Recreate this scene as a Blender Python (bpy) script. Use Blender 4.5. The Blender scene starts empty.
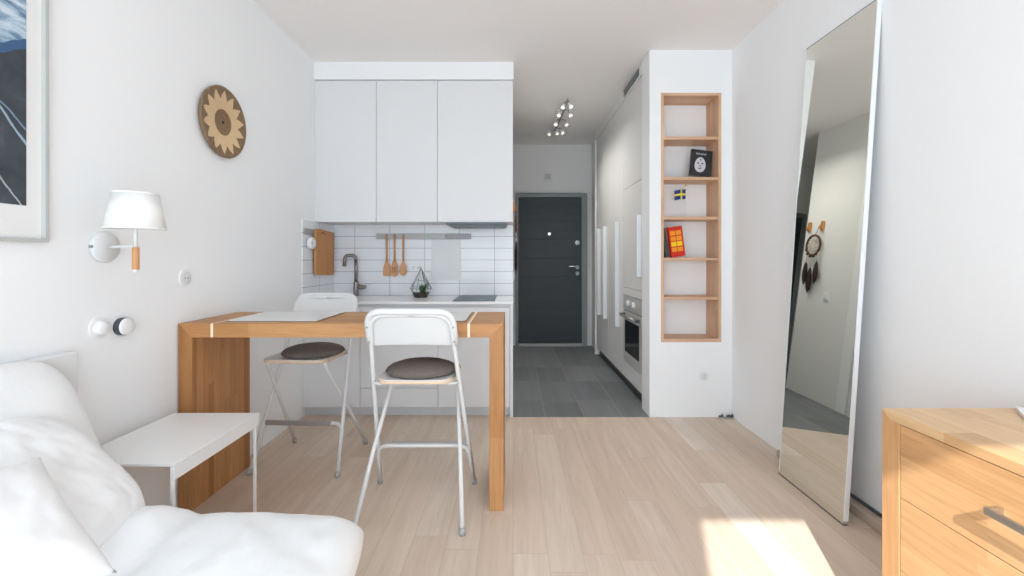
import bpy, math, random
from mathutils import Vector, Matrix, noise

random.seed(7)
SC = bpy.context.scene
COL = SC.collection
PI = math.pi

# ------------------------------------------------------------------ camera
F = 448.0                      # focal length in pixels of the 1024 wide frame
cam_d = bpy.data.cameras.new('camera')
cam = bpy.data.objects.new('camera', cam_d)
COL.objects.link(cam)
cam.location = (0, 0, 1.2)
cam.rotation_euler = (PI / 2, 0, 0)
cam_d.sensor_width = 36.0
cam_d.lens = 36.0 * F / 1024.0
cam_d.shift_x = -1.0 / 1024.0
cam_d.shift_y = -29.0 / 1024.0
cam_d.clip_start = 0.02
SC.camera = cam

# ------------------------------------------------------------------ world, sun, window light, exposure
w = bpy.data.worlds.new('sky')
SC.world = w
w.use_nodes = True
w.node_tree.nodes['Background'].inputs[0].default_value = (0.72, 0.84, 1.0, 1)
w.node_tree.nodes['Background'].inputs[1].default_value = 2.0

SUN_DIR = Vector((0.328, 1.0, -0.762)).normalized()
sd = bpy.data.lights.new('sun', 'SUN')
sd.energy = 8.5
sd.color = (1.0, 0.97, 0.93)
sd.angle = math.radians(0.6)
sun = bpy.data.objects.new('sun', sd)
COL.objects.link(sun)
sun.rotation_euler = SUN_DIR.to_track_quat('-Z', 'Y').to_euler()


def window_light(name, x0, x1, z0, z1, watts):
    d = bpy.data.lights.new(name, 'AREA')
    d.shape = 'RECTANGLE'
    d.size = x1 - x0
    d.size_y = z1 - z0
    d.energy = watts
    d.color = (0.775, 0.90, 1.0)
    o = bpy.data.objects.new(name, d)
    COL.objects.link(o)
    o.location = ((x0 + x1) / 2, -1.40, (z0 + z1) / 2)
    o.rotation_euler = Vector((0, 1, 0)).to_track_quat('-Z', 'Z').to_euler()
    return o


window_light('window_daylight', -1.46, -0.50, 0.45, 1.95, 30)  # added area lamp on the room side of the blind, standing in for daylight
window_light('window_daylight', -0.25, 1.15, 0.15, 1.9, 42)

vs = SC.view_settings
vs.view_transform = 'Standard'
vs.look = 'None'
vs.gamma = 1.0
vs.use_curve_mapping = False
vs.exposure = -0.15
SC.cycles.use_denoising = True
SC.cycles.diffuse_bounces = 8
SC.cycles.max_bounces = 14

# ------------------------------------------------------------------ materials


class NT:
    def __init__(s, name):
        s.m = bpy.data.materials.new(name)
        s.m.use_nodes = True
        s.t = s.m.node_tree
        s.b = s.t.nodes['Principled BSDF']

    def n(s, typ, **kw):
        x = s.t.nodes.new(typ)
        for k, v in kw.items():
            setattr(x, k, v)
        return x

    def l(s, a, b):
        s.t.links.new(a, b)

    def math(s, op, a, b=None, c=None):
        x = s.n('ShaderNodeMath', operation=op)
        for i, v in enumerate((a, b, c)):
            if v is None:
                continue
            if isinstance(v, (int, float)):
                x.inputs[i].default_value = v
            else:
                s.l(v, x.inputs[i])
        return x.outputs[0]

    def mix(s, fac, a, b, blend='MIX'):
        x = s.n('ShaderNodeMix', data_type='RGBA', blend_type=blend)
        for i, v in ((0, fac), (6, a), (7, b)):
            if isinstance(v, (int, float)):
                x.inputs[i].default_value = v
            elif isinstance(v, (tuple, list)):
                x.inputs[i].default_value = (*v[:3], 1)
            else:
                s.l(v, x.inputs[i])
        return x.outputs[2]

    def xyz(s, src='Object'):
        tc = s.n('ShaderNodeTexCoord')
        sp = s.n('ShaderNodeSeparateXYZ')
        s.l(tc.outputs[src], sp.inputs[0])
        return tc.outputs[src], sp.outputs

    def comb(s, a, b, c):
        x = s.n('ShaderNodeCombineXYZ')
        for i, v in enumerate((a, b, c)):
            if isinstance(v, (int, float)):
                x.inputs[i].default_value = v
            else:
                s.l(v, x.inputs[i])
        return x.outputs[0]

    def noise(s, vec, scale, detail=3, rough=0.5, dist=0.0):
        x = s.n('ShaderNodeTexNoise')
        if vec is not None:
            s.l(vec, x.inputs['Vector'])
        x.inputs['Scale'].default_value = scale
        x.inputs['Detail'].default_value = detail
        x.inputs['Roughness'].default_value = rough
        x.inputs['Distortion'].default_value = dist
        return x.outputs['Fac']

    def white(s, vec):
        x = s.n('ShaderNodeTexWhiteNoise', noise_dimensions='3D')
        s.l(vec, x.inputs['Vector'])
        return x.outputs['Value']

    def ramp(s, fac, stops):
        x = s.n('ShaderNodeValToRGB')
        e = x.color_ramp.elements
        while len(e) < len(stops):
            e.new(0.5)
        for k, (p, c) in enumerate(stops):
            e[k].position = p
            e[k].color = (*c, 1) if len(c) == 3 else c
        s.l(fac, x.inputs[0])
        return x.outputs[0]

    def bump(s, h, strength=0.2, dist=0.01):
        x = s.n('ShaderNodeBump')
        x.inputs['Strength'].default_value = strength
        x.inputs['Distance'].default_value = dist
        s.l(h, x.inputs['Height'])
        s.l(x.outputs[0], s.b.inputs['Normal'])

    def col(s, c):
        if isinstance(c, (tuple, list)):
            s.b.inputs['Base Color'].default_value = (*c[:3], 1)
        else:
            s.l(c, s.b.inputs['Base Color'])


def srgb(r, g, b):
    def f(c):
        c /= 255.0
        return c / 12.92 if c <= 0.04045 else ((c + 0.055) / 1.055) ** 2.4
    return (f(r), f(g), f(b))


def plain(name, c, rough=0.5, metal=0.0, nscale=None, nstr=0.05, vary=0.0, spec=None):
    t = NT(name)
    if vary:
        co, _ = t.xyz()
        nz = t.noise(co, 3.0, 4)
        t.col(t.mix(nz, tuple(k * (1 - vary) for k in c), tuple(min(1, k * (1 + vary)) for k in c)))
    else:
        t.col(c)
    t.b.inputs['Roughness'].default_value = rough
    t.b.inputs['Metallic'].default_value = metal
    if spec is not None:
        t.b.inputs['Specular IOR Level'].default_value = spec
    if nscale:
        co, _ = t.xyz()
        t.bump(t.noise(co, nscale, 5), nstr, 0.004)
    return t.m


def planks(name, along, across, wid, length, stops, gap=None, gapw=0.0012, grain=0.25, rough=0.45,
           shift=0.0, gscale=1.0, third=None, bump=0.05):
    """boards running along one axis, with random tone for each board and stretched grain"""
    t = NT(name)
    co, o = t.xyz()
    a, b = o['XYZ'.index(along)], o['XYZ'.index(across)]
    c = o[({0, 1, 2} - {'XYZ'.index(along), 'XYZ'.index(across)}).pop()]
    bb = t.math('DIVIDE', t.math('ADD', b, 50 * wid + shift), wid)
    row = t.math('FLOOR', bb)
    roff = t.white(t.comb(row, 3.7, 1.3))
    aa = t.math('ADD', t.math('DIVIDE', t.math('ADD', a, 50 * length), length), roff)
    colm = t.math('FLOOR', aa)
    rnd = t.white(t.comb(row, colm, 8.1))
    base = t.ramp(rnd, stops)
    rr = t.math('MULTIPLY', rnd, 37.0)
    v = t.comb(t.math('MULTIPLY', a, 1.6 * gscale), t.math('ADD', t.math('MULTIPLY', b, 26 * gscale), rr),
               t.math('ADD', t.math('MULTIPLY', c, 26 * gscale), rr))
    g1 = t.noise(v, 1.0, 5, 0.62, 0.7)
    v2 = t.comb(t.math('MULTIPLY', a, 9 * gscale), t.math('ADD', t.math('MULTIPLY', b, 160 * gscale), rr),
                t.math('MULTIPLY', c, 160 * gscale))
    g2 = t.noise(v2, 1.0, 3, 0.5)
    g = t.math('ADD', t.math('MULTIPLY', g1, 0.7), t.math('MULTIPLY', g2, 0.3))
    dark = t.mix(1.0, base, (1 - grain * 1.05, 1 - grain * 1.15, 1 - grain * 1.3), 'MULTIPLY')
    mr = t.n('ShaderNodeMapRange')
    mr.inputs['From Min'].default_value = 0.30
    mr.inputs['From Max'].default_value = 0.62
    t.l(g, mr.inputs['Value'])
    colr = t.mix(mr.outputs[0], dark, base)
    if gap:
        fb = t.math('MULTIPLY', t.math('FRACT', bb), wid)
        fa = t.math('MULTIPLY', t.math('FRACT', aa), length)
        eb = t.math('MINIMUM', fb, t.math('SUBTRACT', wid, fb))
        ea = t.math('MINIMUM', fa, t.math('SUBTRACT', length, fa))
        e = t.math('LESS_THAN', t.math('MINIMUM', ea, eb), gapw)
        colr = t.mix(e, colr, gap)
    t.col(colr)
    t.b.inputs['Roughness'].default_value = rough
    if bump:
        t.bump(g, bump, 0.002)
    return t.m


def tile_mat(name, uax, u0, v0, uw, vw, c, grout, gw):
    t = NT(name)
    co, o = t.xyz()
    u, v = o['XYZ'.index(uax)], o[2]
    fu = t.math('MULTIPLY', t.math('FRACT', t.math('DIVIDE', t.math('ADD', u, 100 * uw - u0), uw)), uw)
    fv = t.math('MULTIPLY', t.math('FRACT', t.math('DIVIDE', t.math('ADD', v, 100 * vw - v0), vw)), vw)
    eu = t.math('MINIMUM', fu, t.math('SUBTRACT', uw, fu))
    ev = t.math('MINIMUM', fv, t.math('SUBTRACT', vw, fv))
    e = t.math('LESS_THAN', t.math('MINIMUM', eu, ev), gw)
    t.col(t.mix(e, c, grout))
    t.b.inputs['Roughness'].default_value = 0.22
    t.bump(t.math('SUBTRACT', 1.0, e), 0.3, 0.002)
    return t.m


WALL = plain('wall_paint', (0.875, 0.89, 0.90), 0.9, nscale=240, nstr=0.04)
CEIL = plain('ceiling_paint', (0.87, 0.845, 0.83), 0.95, nscale=200, nstr=0.03)
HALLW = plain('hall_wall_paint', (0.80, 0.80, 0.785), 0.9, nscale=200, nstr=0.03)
FLOOR = planks('oak_floor', 'Y', 'X', 0.142, 1.35,
               [(0.0, srgb(212, 191, 172)), (0.5, srgb(218, 199, 181)), (0.85, srgb(222, 206, 190)), (1.0, srgb(226, 212, 198))],
               gap=srgb(190, 168, 150), gapw=0.0009, grain=0.17, rough=0.5, gscale=0.8)
TILES = planks('slate_tiles', 'Y', 'X', 0.296, 0.6,
               [(0.0, srgb(108, 112, 115)), (0.5, srgb(119, 123, 126)), (1.0, srgb(130, 133, 136))],
               gap=srgb(142, 144, 145), gapw=0.0022, grain=0.28, rough=0.55, gscale=0.12, shift=0.05, bump=0.1)
OAK_TX = planks('table_oak_lengthwise', 'X', 'Y', 0.045, 0.6,
                [(0.0, srgb(184, 130, 78)), (0.5, srgb(194, 141, 88)), (1.0, srgb(203, 152, 100))], grain=0.28, rough=0.5)
OAK_TZ = planks('table_oak_upright', 'Z', 'Y', 0.042, 1.3,
                [(0.0, srgb(170, 116, 64)), (0.35, srgb(188, 134, 82)), (0.7, srgb(195, 142, 90)), (1.0, srgb(204, 153, 102))], grain=0.3, rough=0.5)
OAK_DY = planks('dresser_oak_lengthwise', 'Y', 'Z', 0.16, 0.9,
                [(0.0, srgb(205, 158, 110)), (0.5, srgb(213, 168, 120)), (1.0, srgb(221, 179, 132))], grain=0.3, rough=0.45)
OAK_DT = planks('dresser_oak_top', 'Y', 'X', 0.085, 0.9,
                [(0.0, srgb(206, 164, 118)), (0.5, srgb(219, 181, 136)), (1.0, srgb(228, 194, 152))], grain=0.22, rough=0.42)
OAK_DZ = planks('dresser_oak_upright', 'Z', 'X', 0.12, 1.2,
                [(0.0, srgb(206, 157, 108)), (1.0, srgb(214, 167, 118))], grain=0.28, rough=0.45)
OAK_NZ = planks('shelf_oak_upright', 'Z', 'Y', 0.05, 0.7,
                [(0.0, srgb(208, 166, 132)), (0.5, srgb(217, 178, 146)), (1.0, srgb(224, 188, 158))], grain=0.2, rough=0.5)
OAK_NX = planks('shelf_oak_across', 'X', 'Y', 0.05, 0.7,
                [(0.0, srgb(206, 163, 128)), (0.5, srgb(216, 176, 143)), (1.0, srgb(222, 186, 155))], grain=0.2, rough=0.5)
BOARD = planks('cutting_board_wood', 'Z', 'Y', 0.4, 2.0,
               [(0.0, srgb(196, 134, 74)), (1.0, srgb(206, 146, 84))], grain=0.25, rough=0.5)
SPOON = planks('spoon_wood', 'Z', 'X', 0.5, 2.0, [(0.0, srgb(205, 150, 104)), (1.0, srgb(212, 158, 112))], grain=0.2)
HANDLE = planks('lamp_handle_wood', 'Z', 'X', 0.5, 2.0, [(0.0, srgb(206, 150, 98)), (1.0, srgb(206, 150, 98))], grain=0.2)
PLYEDGE = plain('plywood_edge', srgb(226, 200, 172), 0.5, vary=0.06)
CAB = plain('cabinet_white', (0.745, 0.755, 0.765), 0.45, nscale=300, nstr=0.01)
CABW = plain('tall_cabinet_white', (0.78, 0.77, 0.755), 0.5, nscale=300, nstr=0.01)
PLINTH = plain('plinth_grey', (0.62, 0.64, 0.66), 0.45, vary=0.03)
COUNTER = plain('counter_white', (0.86, 0.87, 0.88), 0.25, vary=0.02)
GAP = plain('shadow_gap_grey', (0.30, 0.31, 0.31), 0.8, vary=0.05)
TILEB = tile_mat('wall_tile_rear', 'X', -1.408, 0.878, 0.311, 0.1045, (0.80, 0.82, 0.85), (0.22, 0.23, 0.24), 0.0017)
TILEL = tile_mat('wall_tile_side', 'Y', 3.69, 0.878, 0.31, 0.1045, (0.80, 0.82, 0.85), (0.30, 0.31, 0.32), 0.0017)
STEEL = plain('brushed_steel', (0.56, 0.55, 0.53), 0.32, 1.0, nscale=120, nstr=0.03)
STEELM = plain('matt_steel', (0.40, 0.39, 0.385), 0.5, 0.5, nscale=120, nstr=0.03)
STEELD = plain('dark_steel', (0.31, 0.30, 0.30), 0.5, 0.5, nscale=120, nstr=0.03)
OVENST = plain('oven_steel', (0.66, 0.65, 0.63), 0.42, 0.35, nscale=200, nstr=0.02)
CHROME = plain('chrome', (0.82, 0.83, 0.84), 0.12, 1.0, vary=0.02)
WMETAL = plain('white_metal', (0.72, 0.73, 0.73), 0.35, nscale=200, nstr=0.01)
TABLEW = plain('table_white', (0.86, 0.865, 0.86), 0.35, nscale=200, nstr=0.01)
WPLAST = plain('white_plastic', (0.84, 0.845, 0.85), 0.35, vary=0.015)
GREYP = plain('grey_plastic', (0.40, 0.41, 0.41), 0.5, vary=0.04)
DARKP = plain('dark_plastic', (0.06, 0.075, 0.085), 0.4, vary=0.05)
BLACK = plain('black_gloss', (0.012, 0.014, 0.016), 0.08, vary=0.05)
HOB = plain('hob_glass', (0.13, 0.18, 0.20), 0.4, vary=0.05, spec=0.25)
NICKEL = plain('brushed_nickel', (0.30, 0.275, 0.25), 0.36, 0.85, vary=0.04)
HOODM = plain('hood_grey', (0.16, 0.19, 0.20), 0.45, 0.2, vary=0.05)
DRAWERH = plain('handle_pale', (0.80, 0.83, 0.85), 0.35, nscale=200, nstr=0.01)
DOORD = planks('door_charcoal', 'X', 'Z', 0.6, 4.0, [(0.0, srgb(57, 63, 67)), (1.0, srgb(62, 68, 72))], grain=0.22, rough=0.55, gscale=0.6)
DOORF = plain('door_frame_grey', srgb(138, 144, 146), 0.5, vary=0.04)
PLATE = plain('placemat_white', (0.74, 0.745, 0.74), 0.4, vary=0.02)
PLATEE = plain('placemat_edge', (0.22, 0.17, 0.13), 0.6, vary=0.05)
PAPER = plain('panel_pale', (0.70, 0.715, 0.72), 0.35, vary=0.02)
bu = NT('spot_lens_glow')
bu.col((.9, .88, .8))
bu.b.inputs['Emission Color'].default_value = (1, .95, .85, 1)
bu.b.inputs['Emission Strength'].default_value = 0.8
BULB = bu.m
HALL_W = 9.0
FRAMEW = plain('frame_pale', (0.50, 0.51, 0.50), 0.5, vary=0.02)
MAT = plain('passepartout', (0.78, 0.785, 0.775), 0.8, vary=0.015)


def fabric(name, c, sc=260, st=0.25, fold=0.0, rough=0.95, c2=None):
    t = NT(name)
    co, _ = t.xyz()
    f = t.noise(co, sc, 2, 0.6)
    t.col(t.mix(f, c, c2 or tuple(min(1, k * 1.12) for k in c)))
    t.b.inputs['Roughness'].default_value = rough
    t.b.inputs['Specular IOR Level'].default_value = 0.15
    h = f
    if fold:
        h = t.math('ADD', t.math('MULTIPLY', f, 0.15), t.noise(co, fold, 4, 0.5, 1.2))
    t.bump(h, st, 0.012 if fold else 0.003)
    return t.m


SHEET = fabric('white_cotton', (0.80, 0.81, 0.815), 420, 0.22, 8.0)
PILLOW = fabric('white_pillow_cotton', (0.81, 0.815, 0.82), 420, 0.05, 10.0)
CUSH = fabric('grey_felt', srgb(88, 81, 76), 160, 0.6, c2=srgb(132, 124, 118))
SHADE = fabric('lamp_shade_fabric', (0.78, 0.785, 0.76), 500, 0.1)
FEATHER = fabric('dark_feather', (0.018, 0.014, 0.012), 90, 0.6, c2=(0.07, 0.05, 0.04))
LEATHER = fabric('brown_cord', (0.10, 0.05, 0.028), 120, 0.4)
WEB = fabric('pale_cord', (0.62, 0.55, 0.48), 160, 0.3)
PLANT = fabric('leaf_green', (0.05, 0.11, 0.05), 60, 0.2, c2=(0.10, 0.18, 0.08))
SOIL = fabric('soil_dark', (0.05, 0.042, 0.032), 90, 0.8, c2=(0.14, 0.12, 0.09))

gl = NT('glass')
gl.b.inputs['Base Color'].default_value = (0.9, 0.95, 0.95, 1)
gl.b.inputs['Roughness'].default_value = 0.02
gl.b.inputs['Transmission Weight'].default_value = 1.0
gl.b.inputs['IOR'].default_value = 1.12
GLASS = gl.m
mi = NT('mirror_silver')
mi.col((0.86, 0.875, 0.82))
mi.b.inputs['Metallic'].default_value = 1.0
mi.b.inputs['Roughness'].default_value = 0.0
MIRROR = mi.m


def basket_mat():
    t = NT('woven_seagrass')
    co, o = t.xyz()
    x, y = o[0], o[1]
    r = t.math('SQRT', t.math('ADD', t.math('MULTIPLY', x, x), t.math('MULTIPLY', y, y)))
    a = t.math('DIVIDE', t.math('ARCTAN2', y, x), 2 * PI)
    f = t.math('FRACT', t.math('ADD', t.math('MULTIPLY', a, 14.0), 14.5))
    tri = t.math('SUBTRACT', 1.0, t.math('ABSOLUTE', t.math('SUBTRACT', t.math('MULTIPLY', f, 2.0), 1.0)))
    star = t.math('ADD', t.math('MULTIPLY', tri, 0.050), 0.124)
    stitch = t.math('GREATER_THAN', t.math('FRACT', t.math('MULTIPLY', a, 96.0)), 0.35)
    ring = t.math('FRACT', t.math('MULTIPLY', r, 90.0))
    nz = t.noise(co, 60, 3)
    brown = t.mix(nz, srgb(104, 84, 62), srgb(150, 124, 96))
    tan = t.mix(nz, srgb(206, 174, 132), srgb(228, 200, 160))
    mid = t.mix(stitch, srgb(176, 142, 106), srgb(104, 80, 58))
    c = t.mix(t.math('GREATER_THAN', r, star), tan, brown)
    c = t.mix(t.math('LESS_THAN', r, 0.070), c, mid)
    c = t.mix(t.math('LESS_THAN', r, 0.009), c, (0.02, 0.015, 0.01))
    t.col(c)
    t.b.inputs['Roughness'].default_value = 0.85
    h = t.math('ADD', t.math('ABSOLUTE', t.math('SUBTRACT', ring, 0.5)), t.math('MULTIPLY', t.math('FRACT', t.math('MULTIPLY', a, 96.0)), 0.6))
    t.bump(h, 0.5, 0.004)
    return t.m


def print_mat():
    """mountain print: clouded sky, dark slope, pale streams (local y along the wall, z up)"""
    t = NT('mountain_print')
    co, o = t.xyz()
    y, z = o[1], o[2]
    n1 = t.noise(t.comb(0.0, t.math('MULTIPLY', y, 4.0), t.math('MULTIPLY', z, 12.0)), 1.3, 5, 0.6, 1.0)
    sky = t.ramp(n1, [(0.30, srgb(60, 78, 98)), (0.45, srgb(112, 142, 170)), (0.55, srgb(176, 196, 212)), (0.70, srgb(225, 230, 235))])
    n2 = t.noise(co, 9.0, 5, 0.6, 0.6)
    rock = t.ramp(n2, [(0.3, srgb(52, 60, 66)), (0.6, srgb(66, 74, 80)), (0.8, srgb(84, 94, 102))])
    n3 = t.math('MULTIPLY', t.math('SUBTRACT', t.noise(co, 14.0, 4), 0.5), 0.05)
    ridge = t.math('ADD', t.math('ADD', t.math('MULTIPLY', t.math('SUBTRACT', y, 1.39), 0.75), 1.845), n3)
    c = t.mix(t.math('GREATER_THAN', z, ridge), rock, sky)
    for (y0, z0, y1, z1, wd, cl) in ((1.389, 1.668, 1.463, 1.57, 0.006, srgb(150, 172, 194)), (1.389, 1.69, 1.463, 1.62, 0.0035, srgb(120, 146, 172)),
                                     (1.389, 1.455, 1.447, 1.372, 0.004, srgb(172, 176, 178)), (1.39, 1.86, 1.463, 1.90, 0.016, srgb(58, 92, 132))):
        line = t.math('ADD', t.math('MULTIPLY', t.math('SUBTRACT', y, y0), (z1 - z0) / (y1 - y0)), z0)
        d = t.math('ABSOLUTE', t.math('SUBTRACT', t.math('ADD', z, t.math('MULTIPLY', n3, 0.6)), line))
        c = t.mix(t.math('LESS_THAN', d, wd), c, cl)
    t.col(c)
    t.b.inputs['Roughness'].default_value = 0.25
    return t.m


BASKET = basket_mat()
PRINT = print_mat()

# ------------------------------------------------------------------ mesh building


class MB:
    def __init__(s):
        s.v, s.f, s.sm = [], [], []

    def add(s, vs_, fs, smooth=False, mat=None):
        k = len(s.v)
        s.v += [tuple(mat @ Vector(p)) if mat else tuple(p) for p in vs_]
        for f in fs:
            s.f.append(tuple(i + k for i in f))
            s.sm.append(smooth)
        return s

    def box(s, x0, x1, y0, y1, z0, z1, mat=None):
        vs_ = [(x, y, z) for z in (z0, z1) for y in (y0, y1) for x in (x0, x1)]
        fs = [(0, 2, 3, 1), (4, 5, 7, 6), (0, 1, 5, 4), (2, 6, 7, 3), (0, 4, 6, 2), (1, 3, 7, 5)]
        return s.add(vs_, fs, mat=mat)

    def cyl(s, p0, p1, r0, r1=None, n=20, caps=True, smooth=True):
        r1 = r0 if r1 is None else r1
        p0, p1 = Vector(p0), Vector(p1)
        d = (p1 - p0).normalized()
        u = d.orthogonal().normalized()
        w_ = d.cross(u)
        vs_ = []
        for p, r in ((p0, r0), (p1, r1)):
            for k in range(n):
                a = 2 * PI * k / n
                vs_.append(p + (u * math.cos(a) + w_ * math.sin(a)) * r)
        s.add(vs_, [(k, (k + 1) % n, n + (k + 1) % n, n + k) for k in range(n)], smooth)
        if caps:
            s.add(vs_[:n], [tuple(range(n))[::-1]])
            s.add(vs_[n:], [tuple(range(n))])
        return s

    def lathe(s, prof, n=32, mat=None, smooth=True):
        """profile [(r, z)] spun round z"""
        vs_, fs = [], []
        for (r, z) in prof:
            for k in range(n):
                a = 2 * PI * k / n
                vs_.append((max(r, 1e-5) * math.cos(a), max(r, 1e-5) * math.sin(a), z))
        for i in range(len(prof) - 1):
            for k in range(n):
                fs.append((i * n + k, i * n + (k + 1) % n, (i + 1) * n + (k + 1) % n, (i + 1) * n + k))
        return s.add(vs_, fs, smooth, mat)

    def tube(s, pts, r, n=12, caps=True, flat=1.0):
        pts = [Vector(p) for p in pts]
        rs = r if isinstance(r, (list, tuple)) else [r] * len(pts)
        vs_, fs = [], []
        u = None
        for i, p in enumerate(pts):
            a = pts[max(i - 1, 0)]
            b = pts[min(i + 1, len(pts) - 1)]
            d = (b - a).normalized()
            if u is None:
                u = d.orthogonal().normalized()
            u = (u - d * u.dot(d)).normalized()
            w_ = d.cross(u)
            for k in range(n):
                t = 2 * PI * k / n
                vs_.append(p + (u * math.cos(t) + w_ * math.sin(t) * flat) * rs[i])
        m = len(pts)
        for i in range(m - 1):
            for k in range(n):
                fs.append((i * n + k, i * n + (k + 1) % n, (i + 1) * n + (k + 1) % n, (i + 1) * n + k))
        s.add(vs_, fs, True)
        if caps:
            s.add(vs_[:n], [tuple(range(n))[::-1]])
            s.add(vs_[-n:], [tuple(range(n))])
        return s

    def prism(s, poly, axis, a0, a1, smooth=False):
        """polygon in the two other axes (in xyz order) pushed along axis"""
        n = len(poly)

        def p3(p, a):
            if axis == 'X':
                return (a, p[0], p[1])
            if axis == 'Y':
                return (p[0], a, p[1])
            return (p[0], p[1], a)
        vs_ = [p3(p, a0) for p in poly] + [p3(p, a1) for p in poly]
        fs = [tuple(range(n))[::-1], tuple(range(n, 2 * n))]
        s.add(vs_, fs)
        s.add(vs_, [(k, (k + 1) % n, n + (k + 1) % n, n + k) for k in range(n)], smooth)
        return s

    def build(s, name, mat, parent=None, bevel=0.0, seg=2, local=False, subsurf=0, solid=0.0, autosmooth=False):
        me = bpy.data.meshes.new(name)
        off = Vector((0, 0, 0))
        if parent is not None and not local:
            q = parent
            while q is not None:
                off += Vector(q.location)
                q = q.parent
        me.from_pydata([tuple(Vector(p) - off) for p in s.v], [], s.f)
        me.polygons.foreach_set('use_smooth', s.sm)
        import bmesh
        bm = bmesh.new()
        bm.from_mesh(me)
        bmesh.ops.remove_doubles(bm, verts=bm.verts, dist=1e-5)
        bmesh.ops.recalc_face_normals(bm, faces=bm.faces)
        bm.to_mesh(me)
        bm.free()
        me.materials.append(mat)
        o = bpy.data.objects.new(name, me)
        COL.objects.link(o)
        if parent is not None:
            o.parent = parent
        if solid:
            m = o.modifiers.new('solid', 'SOLIDIFY')
            m.thickness = solid
            m.offset = 0
        if bevel:
            m = o.modifiers.new('bevel', 'BEVEL')
            m.width = bevel
            m.segments = seg
            m.limit_method = 'ANGLE'
            m.angle_limit = math.radians(40)
        if subsurf:
            m = o.modifiers.new('sub', 'SUBSURF')
            m.levels = subsurf
            m.render_levels = subsurf
        return o


def thing(name, label, cat, loc=(0, 0, 0), rotz=0.0, group=None):
    o = bpy.data.objects.new(name, None)
    COL.objects.link(o)
    o.empty_display_size = 0.05
    o.location = loc
    o.rotation_euler = (0, 0, rotz)
    o['label'] = label
    o['category'] = cat
    if group:
        o['group'] = group
    return o


def tag(o, label, cat, group=None):
    o['label'] = label
    o['category'] = cat
    if group:
        o['group'] = group
    return o


def struct(o, label, cat):
    o['kind'] = 'structure'
    o['label'] = label
    o['category'] = cat
    return o


def dup(root, loc, rotz, label, group=None):
    r = root.copy()
    COL.objects.link(r)
    r.location = loc
    r.rotation_euler = (0, 0, rotz)
    r['label'] = label
    if group:
        r['group'] = group
    for ch in list(root.children):
        c = ch.copy()
        COL.objects.link(c)
        c.parent = r
        for g in ch.children:
            d = g.copy()
            COL.objects.link(d)
            d.parent = c
    return r


def B(*a, **k):
    return MB().box(*a, **k)


def rrect(x0, x1, z0, z1, r, n=6, corners=(1, 1, 1, 1)):
    """rounded rectangle; corners bottom-left, bottom-right, top-right, top-left"""
    pts = []
    cs = [(x0 + r, z0 + r, PI, corners[0], (x0, z0)), (x1 - r, z0 + r, 1.5 * PI, corners[1], (x1, z0)),
          (x1 - r, z1 - r, 0, corners[2], (x1, z1)), (x0 + r, z1 - r, 0.5 * PI, corners[3], (x0, z1))]
    for cx, cz, a0, on, sharp in cs:
        if not on:
            pts.append(sharp)
            continue
        for k in range(n + 1):
            a = a0 + 0.5 * PI * k / n
            pts.append((cx + r * math.cos(a), cz + r * math.sin(a)))
    return pts


# ------------------------------------------------------------------ dimensions
XL, XR = -1.60, 1.66          # side walls
YW, D0, YK, YH = -1.45, 3.4, 4.0, 6.21   # window wall, kitchen front line, tiled wall, hall end
ZC = 2.785

# ------------------------------------------------------------------ the shell
struct(B(XL, XR, YW, D0, -0.06, 0.0).build('floor', FLOOR), 'pale oak plank floor of the living area', 'floor')
fk = B(XL, 0.0, D0, YK + .1, -0.06, 0.0).build('floor_kitchen', FLOOR)
struct(fk, 'pale oak floor under the kitchen units', 'floor')
ft = MB().box(0.0, 1.9, D0, YH, -0.06, 0.0).box(-1.2, 0.0, YK + .12, YH, -0.06, 0.0).build('floor_hall', TILES)
struct(ft, 'dark grey slate tiled hall floor', 'floor')
struct(MB().box(XL - .1, 1.9, YW - .12, YH + .1, ZC, ZC + 0.1).build('ceiling', CEIL), 'plain pale ceiling over the room and hall', 'ceiling')
struct(B(XL - .1, XL, YW - .12, YK + .1, -0.06, ZC).build('wall_left', WALL), 'white wall behind the basket and wall lamp', 'wall')
struct(B(XR, XR + .1, YW - .12, 3.62, -0.06, ZC).build('wall_right', WALL), 'white wall behind the leaning mirror', 'wall')
struct(B(XL, 0.0, YK, YK + .12, 0, ZC).build('wall_kitchen', WALL), 'white wall behind the kitchen', 'wall')
# hall: left wall stub with the dreamcatcher, recess, end wall, side behind the tall cabinets
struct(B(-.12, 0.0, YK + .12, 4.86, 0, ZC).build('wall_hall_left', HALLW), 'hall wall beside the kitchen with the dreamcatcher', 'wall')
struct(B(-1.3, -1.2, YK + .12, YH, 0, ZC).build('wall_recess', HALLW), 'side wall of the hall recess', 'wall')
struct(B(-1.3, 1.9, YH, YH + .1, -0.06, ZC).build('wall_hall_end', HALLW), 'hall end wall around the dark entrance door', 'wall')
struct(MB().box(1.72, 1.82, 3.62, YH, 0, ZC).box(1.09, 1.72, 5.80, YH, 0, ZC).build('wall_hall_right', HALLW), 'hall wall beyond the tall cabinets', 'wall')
# wall with the shelf niche
NX0, NX1, NZ0, NZ1, ND = 1.123, 1.579, 0.57, 2.46, 3.615
mb = MB()
mb.box(1.036, NX0, D0, 3.60, 0, ZC).box(NX1, 1.72, D0, 3.625, 0, ZC)
mb.box(NX0, NX1, D0, 3.625, 0, NZ0).box(NX0, NX1, D0, 3.625, NZ1, ZC).box(NX0, NX1, ND, 3.625, NZ0, NZ1)
struct(mb.build('wall_niche', WALL), 'white wall block holding the oak shelf niche', 'wall')
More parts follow.
